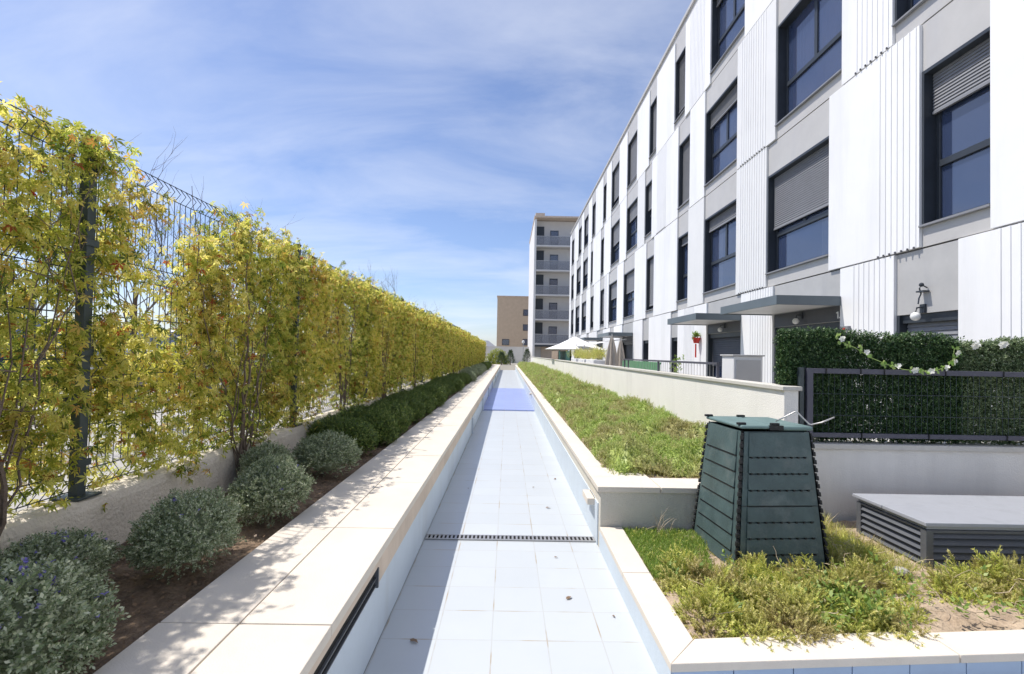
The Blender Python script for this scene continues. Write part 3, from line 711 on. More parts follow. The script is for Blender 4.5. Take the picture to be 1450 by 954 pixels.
rod = MB(); rod.tube([(1.91, 3.45, 1.108), (1.96, 3.42, 1.145), (2.012, 3.39, 1.185), (2.022, 3.385, 1.186), (2.05, 3.37, 1.15), (2.088, 3.35, 1.105), (2.10, 3.345, 1.103), (2.15, 3.31, 1.125), (2.215, 3.28, 1.165)], .005, 8)
tag(rod.build('metal_rod', M['steel'], smooth=True), 'bent zigzag metal rod lying on top of the compost bin', 'rod')

# ------------------------------------------------------------------ louvred box
lb = empty('louvred_box', (3.75, 3.66, .16), label='grey metal louvred vent housing with flat top in the right planter corner', cat='vent housing')
X0, X1, Y0, Y1 = 2.885, 4.7, 3.33, 4.0
m = MB()
for x in (X0, X1-.05): 
    for y in (Y0, Y1-.05): m.box(x, x+.05, y, y+.05, .12, .40)
m.box(3.75, 3.79, Y0+.003, Y0+.04, .12, .40)
m.box(X0+.05, X1-.05, Y0+.002, Y0+.03, .38, .40); m.box(X0+.002, X0+.03, Y0+.05, Y1-.05, .385, .40)
P_(m, 'frame', M['boxmetal'], lb, bevel=.003)
m = MB()
for k in range(5):
    z = .155+k*.048
    m.hexa([(X0+.05, Y0+.0, z), (X1-.05, Y0+.0, z), (X1-.05, Y0+.006, z), (X0+.05, Y0+.006, z), (X0+.05, Y0+.03, z+.036), (X1-.05, Y0+.03, z+.036), (X1-.05, Y0+.036, z+.036), (X0+.05, Y0+.036, z+.036)])
    m.hexa([(X0, Y0+.05, z), (X0+.006, Y0+.05, z), (X0+.006, Y1-.05, z), (X0, Y1-.05, z), (X0+.03, Y0+.05, z+.036), (X0+.036, Y0+.05, z+.036), (X0+.036, Y1-.05, z+.036), (X0+.03, Y1-.05, z+.036)])
P_(m, 'louvres', M['boxmetal'], lb)
m = MB(); m.box(X0+.06, X1-.06, Y0+.06, Y1-.06, .12, .39); P_(m, 'inner_housing', M['blackin'], lb)
m = MB(); m.box(X0-.02, X1+.02, Y0-.02, 3.70, .430, .457); m.box(X0-.02, X1+.02, 3.705, Y1+.02, .430, .455); m.box(X0+.01, X1-.01, Y0+.01, Y1-.01, .402, .43); P_(m, 'top_plate', M['boxtop'], lb, bevel=.004)
tag(MB().sphere((2.62, 3.22, .17), .05, 6, sz=.5).build('flat_stone', M['grey'], smooth=True), 'small grey stone half hidden in the weeds beside the compost bin', 'stone')

# ------------------------------------------------------------------ terrace wall and fence wall
tw = empty('terrace_wall', (2.5, 20, 0), label='long white rendered terrace wall with thin cap running to the far tower', cat='wall')
m = MB(); m.box(2.435, 2.56, 4.262, 53, 0, 1.275); P_(m, 'wall_body', M['terrace'], tw, bevel=.004)
m = MB()
y = 4.245
while y < 53: m.box(2.412, 2.585, y+(.002 if y > 5 else 0), min(53, y+1.5)-.002, 1.275, 1.312); y += 1.5
P_(m, 'cap', M['cap'], tw, bevel=.004)
gw = empty('garden_wall', (4.5, 4.4, 0), label='grey shaded wall with pale cap under the dark fence, behind the louvred box', cat='wall')
m = MB(); m.box(2.563, 8, 4.30, 4.50, 0, .765); P_(m, 'wall_body', M['terrace'], gw, bevel=.004)
m = MB(); m.box(2.585, 8, 4.275, 4.53, .765, .812); P_(m, 'cap', M['cap'], gw, bevel=.005)
sf = empty('steel_fence', (4, 4.32, .81), label='dark slate framed wire fence on the garden wall in front of the artificial hedge', cat='fence')
m = MB(); m.box(2.66, 2.715, 4.30, 4.34, .81, 1.475); m.box(2.715, 8, 4.305, 4.337, 1.43, 1.475)
m.box(2.715, 8, 4.305, 4.337, .865, .905)
P_(m, 'frame', M['frail'], sf, bevel=.003)
m = MB(); m.box(2.600, 2.64, 4.31, 4.35, .81, 1.48); P_(m, 'end_post', M['post'], sf, bevel=.003)
m = MB()
x = 2.76
while x < 6.5: m.tube([(x, 4.318, .90), (x, 4.318, 1.44)], .0022, 4); x += .052
for z in (1.06, 1.25): m.tube([(2.71, 4.314, z), (6.5, 4.314, z)], .0028, 4)
P_(m, 'wire_mesh', M['wire'], sf)
m = MB()
for x in (2.83, 3.14, 3.35, 4.42, 4.72, 3.9, 5.1): m.box(x-.004, x+.004, 4.298, 4.345, 1.426, 1.479)
for x in (3.15, 3.75, 4.45): m.box(x-.004, x+.004, 4.298, 4.345, .861, .909)
P_(m, 'cable_tie', M['black'], sf)

hs = leafy_sprig(7, .03, .018, .0042, 5, .8)
def hedge_mat(x0, x1, y, z0, zt, n, mat, lean=0.):
    V, F = [], []; o = 0
    r2 = np.random.default_rng(int(x0*50)); f = vnoise(int(x0*9)+2)
    x = r2.uniform(x0, x1, n); z = z0+(zt(x)-z0)*r2.random(n); 
    x = x+.02*np.sin(z*40)*0
    keep = (f(x*16, z*1.5) + .6*r2.random(n)) > .30; x, z = x[keep], z[keep]; k = len(x)
    yy = y+r2.normal(0, .022, k)+lean*(z-z0)
    up = np.stack([r2.normal(0, .35, k), r2.normal(-.4, .6, k), np.where(r2.random(k) < .5, -.6, 1.)], 1)
    return scatter(hs[0], hs[1], np.stack([x, yy, z], 1), basis(up, r2.normal(0, 1, (k, 3)), r2.uniform(0, 6.28, k)), r2.uniform(.8, 1.4, k))
hb = empty('artificial_hedge', (3.3, 4.4, .82), label='dark green artificial box hedge mat tied behind the slate fence', cat='hedge')
V, F = hedge_mat(2.50, 4.12, 4.42, .83, lambda x: 1.80+.02*np.sin(x*5)-.10*np.clip((x-3.7)*2.2, 0, 1)**2, 22000, M['hedgeleaf'])
V2, F2 = hedge_mat(2.50, 2.62, 4.48, 1.33, lambda x: 1.80+0*x, 1600, M['hedgeleaf'])
keep = ~((V[:, 0] < 2.60) & (V[:, 2] < 1.32))
ff = keep[F].all(axis=1)
o = link('leaf_mat', np_mesh(np.concatenate([V, V2]), np.concatenate([F[ff], F2+len(V)]), M['hedgeleaf'], 'leaf_mat'), hb); o.location = -Vector(hb.location)
m = MB()
for k in range(34): m.tube([(2.66+k*.043, 4.43, .83), (2.66+k*.043+.01*math.sin(k), 4.435, 1.72)], .004, 4)
for z in (.95, 1.1, 1.25, 1.4, 1.55, 1.68): m.tube([(2.55 if z > 1.32 else 2.64, 4.44, z), (4.1, 4.44, z)], .004, 4)
P_(m, 'backing_grid', M['hedgeleaf'], hb)
V, F = hedge_mat(4.06, 5.9, 4.44, .83, lambda x: 1.745+.025*np.sin(x*7), 30000, M['hedgeleaf_lit'], .05)
o = link('artificial_hedge', np_mesh(V, F, M['hedgeleaf_lit'], 'hedge')); tag(o, 'artificial hedge mat, sunlight painted into its leaf colour, at the right picture edge behind the fence', 'hedge')

# garland of white flowers
gl = empty('flower_garland', (3.5, 4.33, 1.6), label='garland of white artificial flowers hanging across the top of the dark hedge', cat='garland')
path = [(2.95, 4.36, 1.765), (3.00, 4.34, 1.71), (3.10, 4.31, 1.66), (3.22, 4.30, 1.58), (3.35, 4.29, 1.525), (3.50, 4.285, 1.48), (3.66, 4.285, 1.465), (3.80, 4.285, 1.475), (3.92, 4.30, 1.52), (3.99, 4.33, 1.58), (4.03, 4.36, 1.68)]
m = MB(); m.tube(path, .0035, 5); P_(m, 'stem', M['garleaf'], gl)
rr = random.Random(12); mf, ml = MB(), MB()
def petal_flower(mb, c, s_, rr, n=6):
    ax = Vector((rr.gauss(0, .5), -1, rr.gauss(.3, .5))).normalized(); u = ax.cross(Vector((0, 0, 1))).normalized(); w = ax.cross(u)
    for k in range(n):
        a = 6.283*k/n; d = u*math.cos(a)+w*math.sin(a); p = -u*math.sin(a)+w*math.cos(a)
        mb.add([c, c+d*s_*.6+p*s_*.4+ax*s_*.3, c+d*s_+ax*s_*.2, c+d*s_*.6-p*s_*.4+ax*s_*.3], [(0, 1, 2, 3)])
for i in range(len(path)-1):
    a, b = Vector(path[i]), Vector(path[i+1])
    for q in range(3):
        c = a.lerp(b, rr.random())+Vector((rr.gauss(0, .012), -.015, rr.gauss(0, .012)))
        for _ in range(3):
            d = Vector((rr.gauss(0, 1), -abs(rr.gauss(0, .6)), rr.gauss(0, 1))).normalized()*rr.uniform(.025, .045); p = d.cross(Vector((0, 1, 0.1))).normalized()*.013
            ml.add([c, c+d*.5+p, c+d, c+d*.5-p], [(0, 1, 2, 3)])
    if i % 2 == 0 or i > 4:
        c = a.lerp(b, .5)+Vector((0, -.03, 0))
        petal_flower(mf, c, .030, rr, 5); petal_flower(mf, c+Vector((.02, .0, .012)), .020, rr)
P_(mf, 'blossom', M['flower_w'], gl); P_(ml, 'leaves', M['garleaf'], gl)
# single flowers on the right hedge
m = MB()
for x, z in ((4.22, 1.70), (4.47, 1.71)):
    for q in range(3): petal_flower(m, Vector((x+q*.012, 4.37, z+q*.008)), .035, rr)
tag(m.build('white_flowers', M['flower_w']), 'two white flower heads stuck in the hedge mat at the right', 'flowers')
m = MB()
for k in range(160):
    x = rr.uniform(2.7, 5.2); c = Vector((x, rr.uniform(4.31, 4.38), .825)); 
    d = Vector((rr.gauss(0, 1), rr.gauss(0, 1), rr.random()*.6)).normalized()*rr.uniform(.012, .03); p = d.cross(Vector((0, 0, 1))).normalized()*.008
    m.add([c, c+d*.5+p, c+d, c+d*.5-p], [(0, 1, 2, 3)])
tag(m.build('fallen_petals', M['flower_w']), 'pale petals and leaf scraps lying on the garden wall cap', 'petals', kind='stuff')

# ------------------------------------------------------------------ apartment building
FXB = 5.70; Z1, Z2, Z3, Z4 = 3.12, 6.26, 9.40, 12.54; TOP = 12.92; YE = 45.2; YS = -6.
ab = empty('apartment_building', (6, 20, 0), label='long white four storey apartment block with dark windows and ribbed panels on the right', cat='building')
F1 = [(5.66, 6.65, 'g', .28), (8.56, 10.66, 'g', .56), (12.08, 14.11, 'g', .17), (15.34, 16.34, 'c', .12), (18.96, 20.03, 'g', .97), (21.87, 23.97, 'c', .45), (25.37, 27.51, 'c', .4), (28.72, 30.05, 'c', .9), (32.3, 33.6, 'g', .8), (35.35, 37.6, 'c', .5), (38.66, 41.0, 'g', .4), (42.1, 43.9, 'c', .6),
      (1.3, 3.4, 'g', .3), (-2.2, -.6, 'c', .5)]
F2 = [(5.94, 7.13, 'c', .2), (8.24, 10.32, 'w', 0), (12.08, 14.11, 'w', .22), (15.27, 16.34, 'g', .97), (19.34, 20.35, 'c', .5), (21.49, 23.53, 'g', .35), (24.95, 27.13, 'c', .5), (29.02, 30.05, 'g', .9), (32.8, 33.7, 'g', .9), (34.9, 37.2, 'c', .5), (38.3, 40.7, 'g', .5), (42.3, 44.1, 'c', .6),
      (2.0, 4.0, 'g', .4), (-2., 0., 'g', .4)]
F3 = [(11.73, 13.77, 'w', .1), (15.76, 16.79, 'g', .88), (18.83, 19.83, 'g', .92), (21.70, 23.53, 'g', .9), (25.2, 27.13, 'g', .8), (28.5, 29.5, 'g', .95), (32., 33.4, 'g', .95), (34.9, 36.95, 'c', .6), (38.1, 39.85, 'g', .8), (42.3, 44.1, 'g', .8),
      (8.3, 10.2, 'g', .3), (5.3, 6.6, 'g', .5), (1.6, 3.6, 'g', .3), (-2., 0., 'g', .4)]
G = [(6.07, 7.09, 'open'), (8.25, 10.37, 'open'), (11.79, 13.84, 'open'), (16.2, 16.9, 'door'), (19.53, 20.45, 'door'), (22.0, 24.1, 'open'), (26., 27.0, 'door'), (29., 31., 'open'), (34, 35, 'door'), (38, 40, 'open'), (1.5, 3.5, 'open')]
m = MB(); m.box(6.12, 16, YS, YE, 0, TOP-.1); m.box(5.98, 6.12, YS, YE, Z1-.25, Z1+.25); m.box(5.98, 6.12, YS, YE, Z2-.2, Z2+.25); m.box(5.98, 6.12, YS, YE, Z3-.2, Z3+.25); m.box(5.98, 6.12, YS, YE, Z4-.5, TOP-.1)
m.box(5.75, 6.12, YE, YE+.05, 0, TOP-.1)
for z in (Z1, Z2, Z3): m.box(5.80, 5.98, YS, YE, z-.03, z+.03)
P_(m, 'wall', M['joint'], ab)
m = MB(); m.box(5.66, 16.05, YS, YE+.08, TOP-.1, TOP+.02); m.box(5.72, 5.98, YS, YE, Z4-.0, TOP-.1); P_(m, 'parapet', M['grey_light'], ab, bevel=.006)
m = MB(); m.box(5.76, 16, YE+.05, YE+.09, 0, TOP-.1); P_(m, 'end_wall', M['white'], ab)
ribs = {1: [(6.70, 7.45), (10.75, 11.9), (28.0, 28.6)], 2: [(7.2, 7.95), (10.72, 11.9), (17.6, 18.7)], 3: [(14.2, 15.4), (6.9, 8.)], 0: [(7.25, 8.02), (10.43, 11.4), (5.2, 5.6), (14.8, 15.6)]}
rngf = random.Random(3)
def cladding(lv, z0, z1, wins, sill=None, head=None):
    ws = sorted((a, b) for a, b, *_ in wins); rb = MB()
    cur = YS; za, zb = z0+.012, z1-.012
    for a, b in ws+[(YE, YE)]:
        if a-cur > .02:      # boards of cladding between two openings
            n = max(1, round((a-cur)/1.9)); st = (a-cur)/n
            for i in range(n):
                pale = (lv in (1, 2) and 16.4 < cur < 19 and rngf.random() < .8) or rngf.random() < .10
                P_(MB().box(5.655, 5.98, cur+i*st+.002, cur+(i+1)*st-.002, za, zb), 'cladding_panel', M['offwhite' if pale else 'white'], ab, bevel=.003)
        if b > a:
            if sill: P_(MB().box(5.70, 5.98, a, b, za, sill), 'spandrel_panel', M['grey_light'], ab)
            P_(MB().box(5.70, 5.98, a, b, head, zb), 'spandrel_panel', M['grey_light' if lv else 'grey'], ab)
        cur = b
    for a, b in ribs[lv]:
        y = a
        while y < b-.02: rb.box(5.646, 5.655, y, y+.03, za, zb); y += .11
        y = a
        while y < b-.02 and lv in (1, 2): rb.box(5.630, 5.655, y+.01, y+.03, za-.008, za+.02, 1); y += .11
    P_(rb, 'ribs', [M['white'], M['joint']], ab)
cladding(1, Z1, Z2, F1, 3.40, 5.58); cladding(2, Z2, Z3, F2, 6.54, 8.72); cladding(3, Z3, Z4, F3, 9.68, 11.86)
cladding(0, .1, Z1, G, None, 2.22)

def window(a, b, z0, z1, style, shut, narrow):
    m = MB(); t = .035      # reveal liner and outer frame
    m.box(5.69, 5.98, a+.001, a+t, z0, z1); m.box(5.69, 5.98, b-t, b-.001, z0, z1); m.box(5.69, 5.98, a+t, b-t, z1-.05, z1-.001); m.box(5.80, 5.98, a+t, b-t, z0+.001, z0+.06)
    f0, f1 = 5.86, 5.92; zt = z0+.06+(z1-z0)*.36
    m.box(f0, f1, a+t, a+t+.06, z0+.06, z1-.05); m.box(f0, f1, b-t-.06, b-t, z0+.06, z1-.05)
    m.box(f0-.01, f1, a+t+.06, b-t-.06, zt-.045, zt+.045)
    if not narrow:
        c = (a+b)/2+.15*(b-a)*(1 if style == 'c' else .0); m.box(f0+.002, f1, c-.045, c+.045, zt+.045, z1-.05)
    w = P_(m, 'window', M['anth'], ab, bevel=.003)
    def sub(mb, name, mat, **k):
        o = mb.build(name, mat, w, **k); return o
    p = MB(); p.box(5.888, 5.896, a+t+.05, b-t-.05, z0+.05, zt-.03); sub(p, 'pane', M['glass'])
    p = MB(); p.box(5.886, 5.894, a+t+.05, b-t-.05, zt+.03, z1-.04); sub(p, 'pane', M['glass'])
    h_ = random.Random(int(a*100)+int(z0*10))
    if style != 'g' or h_.random() < .55:      # drapes hanging behind the glass
        L_ = b-a-.1; w_ = L_*h_.choice((.22, .3, .45) if style == 'g' else (.35, .5, .95)); y0_ = a+.05+(0 if h_.random() < .6 else L_-w_)
        p = MB(); n_ = max(6, int(w_/.035)); vs = []
        for i in range(n_+1):
            yy = y0_+w_*i/n_; xx = 5.95+.018*math.sin(i*1.9+h_.random()*.6); vs += [(xx, yy, z0+.03), (xx, yy, z1-.03)]
        p.add(vs, [(2*i, 2*i+2, 2*i+3, 2*i+1) for i in range(n_)])
        sub(p, 'curtain', M['drape_warm'] if (8.2 < a < 8.3 and z0 > 6) else M['drape'])
    zs = z1-.05-(z1-z0-.11)*shut
    if shut > .02:
        s_ = MB(); z = z1-.05
        step = .045 if a < 17 else .09
        while z-step > zs:
            s_.hexa([(5.800, a+t+.01, z-step), (5.800, b-t-.01, z-step), (5.83, b-t-.01, z-step), (5.83, a+t+.01, z-step), (5.812, a+t+.01, z-.008), (5.812, b-t-.01, z-.008), (5.83, b-t-.01, z-.008), (5.83, a+t+.01, z-.008)][0:0] or
                    [(5.800, a+t+.01, z-step), (5.83, a+t+.01, z-step), (5.83, b-t-.01, z-step), (5.800, b-t-.01, z-step), (5.814, a+t+.01, z-.006), (5.83, a+t+.01, z-.006), (5.83, b-t-.01, z-.006), (5.814, b-t-.01, z-.006)])
            z -= step
        s_.box(5.818, 5.828, a+t+.01, b-t-.01, z, z1-.05); s_.box(5.795, 5.835, a+t+.01, b-t-.01, z-.03, z+.005)
        sub(s_, 'shutter', M['shutter'])
    s_ = MB(); s_.box(5.64, 5.86, a-.0, b+.0, z0-.03, z0+.0); sub(s_, 'sill', M['shutter'], bevel=.003)
for wins, z0, z1 in ((F1, 3.43, 5.58), (F2, 6.57, 8.72), (F3, 9.71, 11.86)):
    for a, b, st, sh in wins: window(a, b, z0, z1, st, sh, b-a < 1.5)
for a, b, st in G:
    zt = 2.22
    m = MB()
    m.box(5.70, 5.98, a, a+.05, .1, zt); m.box(5.70, 5.98, b-.05, b, .1, zt); m.box(5.74, 5.98, a+.05, b-.05, zt-.12, zt)
    if st == 'door':
        m.box(5.86, 5.92, a+.05, a+.12, .1, zt-.12); m.box(5.86, 5.92, b-.12, b-.05, .1, zt-.12); m.box(5.86, 5.92, a+.12, b-.12, .1, .25); m.box(5.86, 5.92, a+.12, b-.12, 1.15, 1.22)
        d = P_(m, 'door', M['anth'], ab)
        p = MB(); p.box(5.885, 5.895, a+.12, b-.12, .25, zt-.12); p.build('pane', M['curtain'], d)
        continue
    mid = (a+b)/2; m.box(5.86, 5.92, mid-.05, mid+.05, .1, zt-.12)
    d = P_(m, 'terrace_door', M['anth'], ab)
    s_ = MB(); z = zt-.12
    zend = {6.07: .9, 8.25: 1.3, 11.79: 1.35}.get(a, 1.2)
    while z > zend: s_.hexa([(5.800, a+.06, z-.06), (5.83, a+.06, z-.06), (5.83, b-.06, z-.06), (5.800, b-.06, z-.06), (5.816, a+.06, z-.008), (5.83, a+.06, z-.008), (5.83, b-.06, z-.008), (5.816, b-.06, z-.008)]); z -= .06
    s_.box(5.820, 5.828, a+.06, b-.06, z, zt-.12)
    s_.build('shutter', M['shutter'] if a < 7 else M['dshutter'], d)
    p = MB(); p.box(5.885, 5.895, a+.05, b-.05, .1, zt-.12); p.build('pane', M['glass'], d)
for a, b, zc in ((8.25, 10.37, 2.50), (11.79, 13.84, 2.49), (22.0, 24.6, 2.48), (29., 31., 2.48), (38., 40., 2.48)):
    m = MB(); m.box(4.57, 5.65, a, b, zc, zc+.03, 1)
    m.box(4.55, 4.59, a-.03, b+.03, zc-.02, zc+.14); m.box(4.59, 5.65, a-.03, a+.01, zc-.02, zc+.14); m.box(4.59, 5.65, b-.01, b+.03, zc-.02, zc+.14); m.box(4.6, 5.65, a+.01, b-.01, zc+.05, zc+.12)
    P_(m, 'canopy', [M['canopy'], M['soffit']], ab, bevel=.002)
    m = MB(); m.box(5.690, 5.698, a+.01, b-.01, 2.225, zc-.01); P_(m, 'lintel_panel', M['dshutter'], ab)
def lamp(y, z, x=5.70):
    m = MB(); m.box(x-.03, x-.001, y-.04, y+.04, z-.02, z+.10); m.tube([(x-.02, y, z+.06), (x-.10, y, z+.05), (x-.12, y, z-.02)], .012, 6)
    l = P_(m, 'wall_lamp', M['anth'], ab)
    m = MB(); m.sphere((x-.12, y, z-.07), .06, 8); m.build('lamp_globe', M['globe'], l, smooth=True)
lamp(6.62, 2.24); lamp(9.38, 2.36, 5.69); lamp(12.75, 2.36, 5.69)
m = MB(); m.tube([(5.69, 6.56, 2.56), (5.62, 6.57, 2.60), (5.60, 6.58, 2.55), (5.64, 6.60, 2.48), (5.62, 6.61, 2.42), (5.60, 6.60, 2.34)], .009, 6); m.sphere((5.62, 6.57, 2.60), .03, 6); m.box(5.60, 5.69, 6.52, 6.64, 2.50, 2.52)
P_(m, 'lamp_bracket', M['anth'], ab)
m = MB(); m.box(5.60, 5.654, 7.98, 8.16, 1.86, 2.12); sg = P_(m, 'alarm_plaque', M['shutter'], ab, bevel=.004)
m = MB(); m.box(5.594, 5.600, 8.04, 8.10, 2.04, 2.09); m.build('red_emblem', M['red'], sg)
m = MB()   # house number 1 with a dot
m.box(5.682, 5.688, 8.33, 8.355, 2.27, 2.39); m.box(5.682, 5.688, 8.355, 8.385, 2.36, 2.38); m.box(5.682, 5.688, 8.285, 8.31, 2.27, 2.295)
P_(m, 'house_number', M['globe'], ab)
m = MB(); m.box(6.4, 7.0, 43.6, 44.4, TOP+.02, TOP+.55); m.box(6.34, 7.06, 43.54, 44.46, TOP+.55, TOP+.75); P_(m, 'chimney', M['anth'], ab)

# hanging pot
hp = empty('hanging_flower_pot', (5.55, 14.3, 2.05), label='red hanging flower pot with green plant on the white facade between two doors', cat='flower pot')
m = MB(); m.lathe([(.07, -.08), (.11, .06), (.12, .06), (.12, .08)], n=12); m.build('pot', M['red'], hp)
V, F = scatter(*leafy_sprig(7, .05, .05, .013, 7), RNG.normal(0, .05, (60, 3))+np.array([0, 0, .13]), basis(RNG.normal(0, .6, (60, 3))+np.array([0, 0, 1]), RNG.normal(0, 1, (60, 3)), RNG.uniform(0, 6, 60)), np.ones(60))
link('plant', np_mesh(V, F, M['grass'], 'plant'), hp)
m = MB(); m.box(-.03, .0, -.025, .025, -.5, -.1); m.build('ribbon', M['red'], hp)

# ------------------------------------------------------------------ terrace things
rl = empty('terrace_railing', (2.5, 8, 1.31), label='dark metal handrail with thin bars on top of the white terrace wall', cat='railing')
m = MB(); m.box(2.48, 2.52, 5.75, 10.4, 1.468, 1.495); P_(m, 'handrail', M['frail'], rl)
m = MB(); y = 5.8
while y < 10.4: m.tube([(2.5, y, 1.31), (2.5, y, 1.47)], .003, 4); y += .1
P_(m, 'bars', M['steel'], rl)
m = MB()
for y in (5.77, 8.05, 10.05, 10.37): m.box(2.485, 2.515, y-.015, y+.015, 1.31, 1.468)
P_(m, 'post', M['frail'], rl)
ac = empty('utility_cabinet', (3.2, 6.7, .1), label='white and grey utility cabinet on the terrace left of the dark hedge', cat='cabinet')
m = MB(); m.box(3.03, 3.42, 6.50, 6.86, .1, 1.58); P_(m, 'body', M['offwhite'], ac, bevel=.006)
m = MB(); m.box(3.01, 3.44, 6.48, 6.88, 1.58, 1.60); P_(m, 'lid', M['grey_light'], ac, bevel=.004)
m = MB(); m.box(3.06, 3.39, 6.49, 6.50, .2, 1.53); P_(m, 'door_leaf', M['grey_light'], ac, bevel=.003)
gs = empty('green_slat_screen', (3.0, 11, .1), label='bright green slatted screen behind the dark handrail', cat='screen')
m = MB(); y = 9.6
while y < 12.6: m.box(3., 3.02, y, y+.09, .1, 1.43); y += .12
P_(m, 'slats', M['green_slat'], gs)
m = MB(); m.box(3.02, 3.04, 9.6, 12.6, 1.40, 1.44); m.box(3.02, 3.04, 9.6, 12.6, .5, .54); P_(m, 'rail', M['green_slat'], gs)
def closed_parasol(x, y, h, w, lab):
    o = empty('closed_parasol', (x, y, .1), label=lab, cat='parasol', group='folded beige parasols')
    m = MB(); n = 16; prof = [(.3, 1.*w), (.7, .95*w), (.5, .55*w)]
    vs = []; levels = [(.12*h, .85), (.35*h, 1.), (.6*h, .8), (.82*h, .5), (.95*h, .22), (1.*h, .03)]
    for z, q in levels:
        for j in range(n): a = 2*math.pi*j/n; rr_ = w*q*(1 if j % 2 else .6); vs.append((rr_*math.cos(a), rr_*math.sin(a), z+h*.0))
    m.add(vs, [(i*n+j, i*n+(j+1) % n, (i+1)*n+(j+1) % n, (i+1)*n+j) for i in range(5) for j in range(n)])
    m.build('folded_cloth', M['cloth'], o); m = MB(); m.tube([(0, 0, 0), (0, 0, h+.05)], .02, 8); m.build('pole', M['steel'], o)
    m = MB(); m.lathe([(.25, 0), (.25, .05), (.05, .08)], n=14); m.build('base', M['grey'], o)
closed_parasol(3.4, 15.9, 2.12, .26, 'folded beige parasol, the nearer and larger of two by the green screen')
closed_parasol(3.9, 16.8, 2.03, .22, 'folded beige parasol under the dark canopy, the narrower one')
op = empty('open_parasol', (3.6, 26, .1), label='large open white parasol over the far terrace', cat='parasol')
m = MB(); n = 8; rad = 1.7
ring = [(rad*math.cos(2*math.pi*(j+.5)/n), rad*math.sin(2*math.pi*(j+.5)/n), 1.75) for j in range(n)]
ring2 = [(rad*.55*math.cos(2*math.pi*(j+.5)/n), rad*.55*math.sin(2*math.pi*(j+.5)/n), 2.02) for j in range(n)]
m.add([(0, 0, 2.45)]+ring2+ring, [(0, 1+j, 1+(j+1) % n) for j in range(n)]+[(1+j, 1+n+j, 1+n+(j+1) % n, 1+(j+1) % n) for j in range(n)])
o = m.build('canopy_cloth', M['whitecloth'], op); md = o.modifiers.new('t', 'SOLIDIFY'); md.thickness = .01
m = MB(); m.tube([(0, 0, 0), (0, 0, 2.5)], .03, 8); m.build('pole', M['steel'], op)
m = MB(); m.lathe([(.3, 0), (.3, .06), (.05, .1)], n=14); m.build('base', M['grey'], op)
sa = empty('shade_sail', (4.5, 23.5, 2.1), label='white shade sail stretched beside the open parasol and the dark canopy', cat='sail')
m = MB(); m.hexa([(-1.0, -1.2, -.1), (.9, -1.4, .22), (.9, 1.3, .25), (-1., 1.4, -.02), (-1.0, -1.2, -.09), (.9, -1.4, .23), (.9, 1.3, .26), (-1., 1.4, -.01)]); m.build('sail_cloth', M['whitecloth'], sa)
m = MB(); m.tube([(-1., -1.2, -2.0), (-1., -1.2, -.05)], .025, 6); m.tube([(-1., 1.4, -2.), (-1., 1.4, .02)], .025, 6); m.build('pole', M['steel'], sa)
for i, (y, lab) in enumerate(((17.2, 'white planter box with feathery plant beside the folded parasols'), (19.2, 'white planter box in the middle of the terrace row'), (21.4, 'white planter box nearest the dark green board'))):
    pb = empty('planter_box', (3.15, y, .1), label=lab, cat='planter', group='white planter boxes on the terrace')
    m = MB(); m.box(-.25, .25, -.8, .8, .0, 1.30); m.build('box', M['white'], pb, bevel=.01)
    k = 240; pos = np.stack([RNG.normal(0, .14, k), RNG.uniform(-.75, .75, k), 1.3+RNG.random(k)*(.18 if i != 1 else .05)], 1)
    V, F = scatter(*sprig(12, .3, .12, .012, .6, 3), pos, basis(RNG.normal(0, .35, (k, 3))+np.array([0, 0, 1]), RNG.normal(0, 1, (k, 3)), RNG.uniform(0, 6, k)), RNG.uniform(.6, 1.2, k))
    link('plant', np_mesh(V, F, M['juniper_y'], 'plant'), pb)
m = MB(); m.box(2.95, 3.0, 23.0, 28., .1, 1.75); m.box(2.93, 3.02, 23.0, 23.1, .1, 1.8); m.box(2.93, 3.02, 27.9, 28., .1, 1.8)
tag(m.build('green_board_screen', M['green_board']), 'dark green board screen on the far terrace under the open parasol', 'screen')
m = MB()
for q in range(20): m.box(2.95, 2.98, 28.6+q*.2, 28.78+q*.2, .1, 1.78)
m.box(2.98, 3.01, 28.6, 32.6, 1.5, 1.56); tag(m.build('wooden_screen', M['wood']), 'weathered wooden board screen beyond the dark green one', 'screen')
tp = empty('terrace_plant', (2.85, 8.2, .1), label='small potted climber behind the dark handrail on the terrace', cat='plant')
m = MB(); m.lathe([(.1, 0), (.14, .3), (.15, .32)], n=12); m.build('pot', M['wood'], tp)
k = 90; pos = np.stack([RNG.normal(0, .05, k), RNG.normal(0, .08, k), RNG.uniform(.35, 1.45, k)], 1)
V, F = scatter(*leafy_sprig(6, .05, .05, .014, 7), pos, basis(RNG.normal(0, .6, (k, 3))+np.array([0, 0, 1]), RNG.normal(0, 1, (k, 3)), RNG.uniform(0, 6, k)), np.ones(k)*.8)
link('foliage', np_mesh(V, F, M['grass'], 'f'), tp)

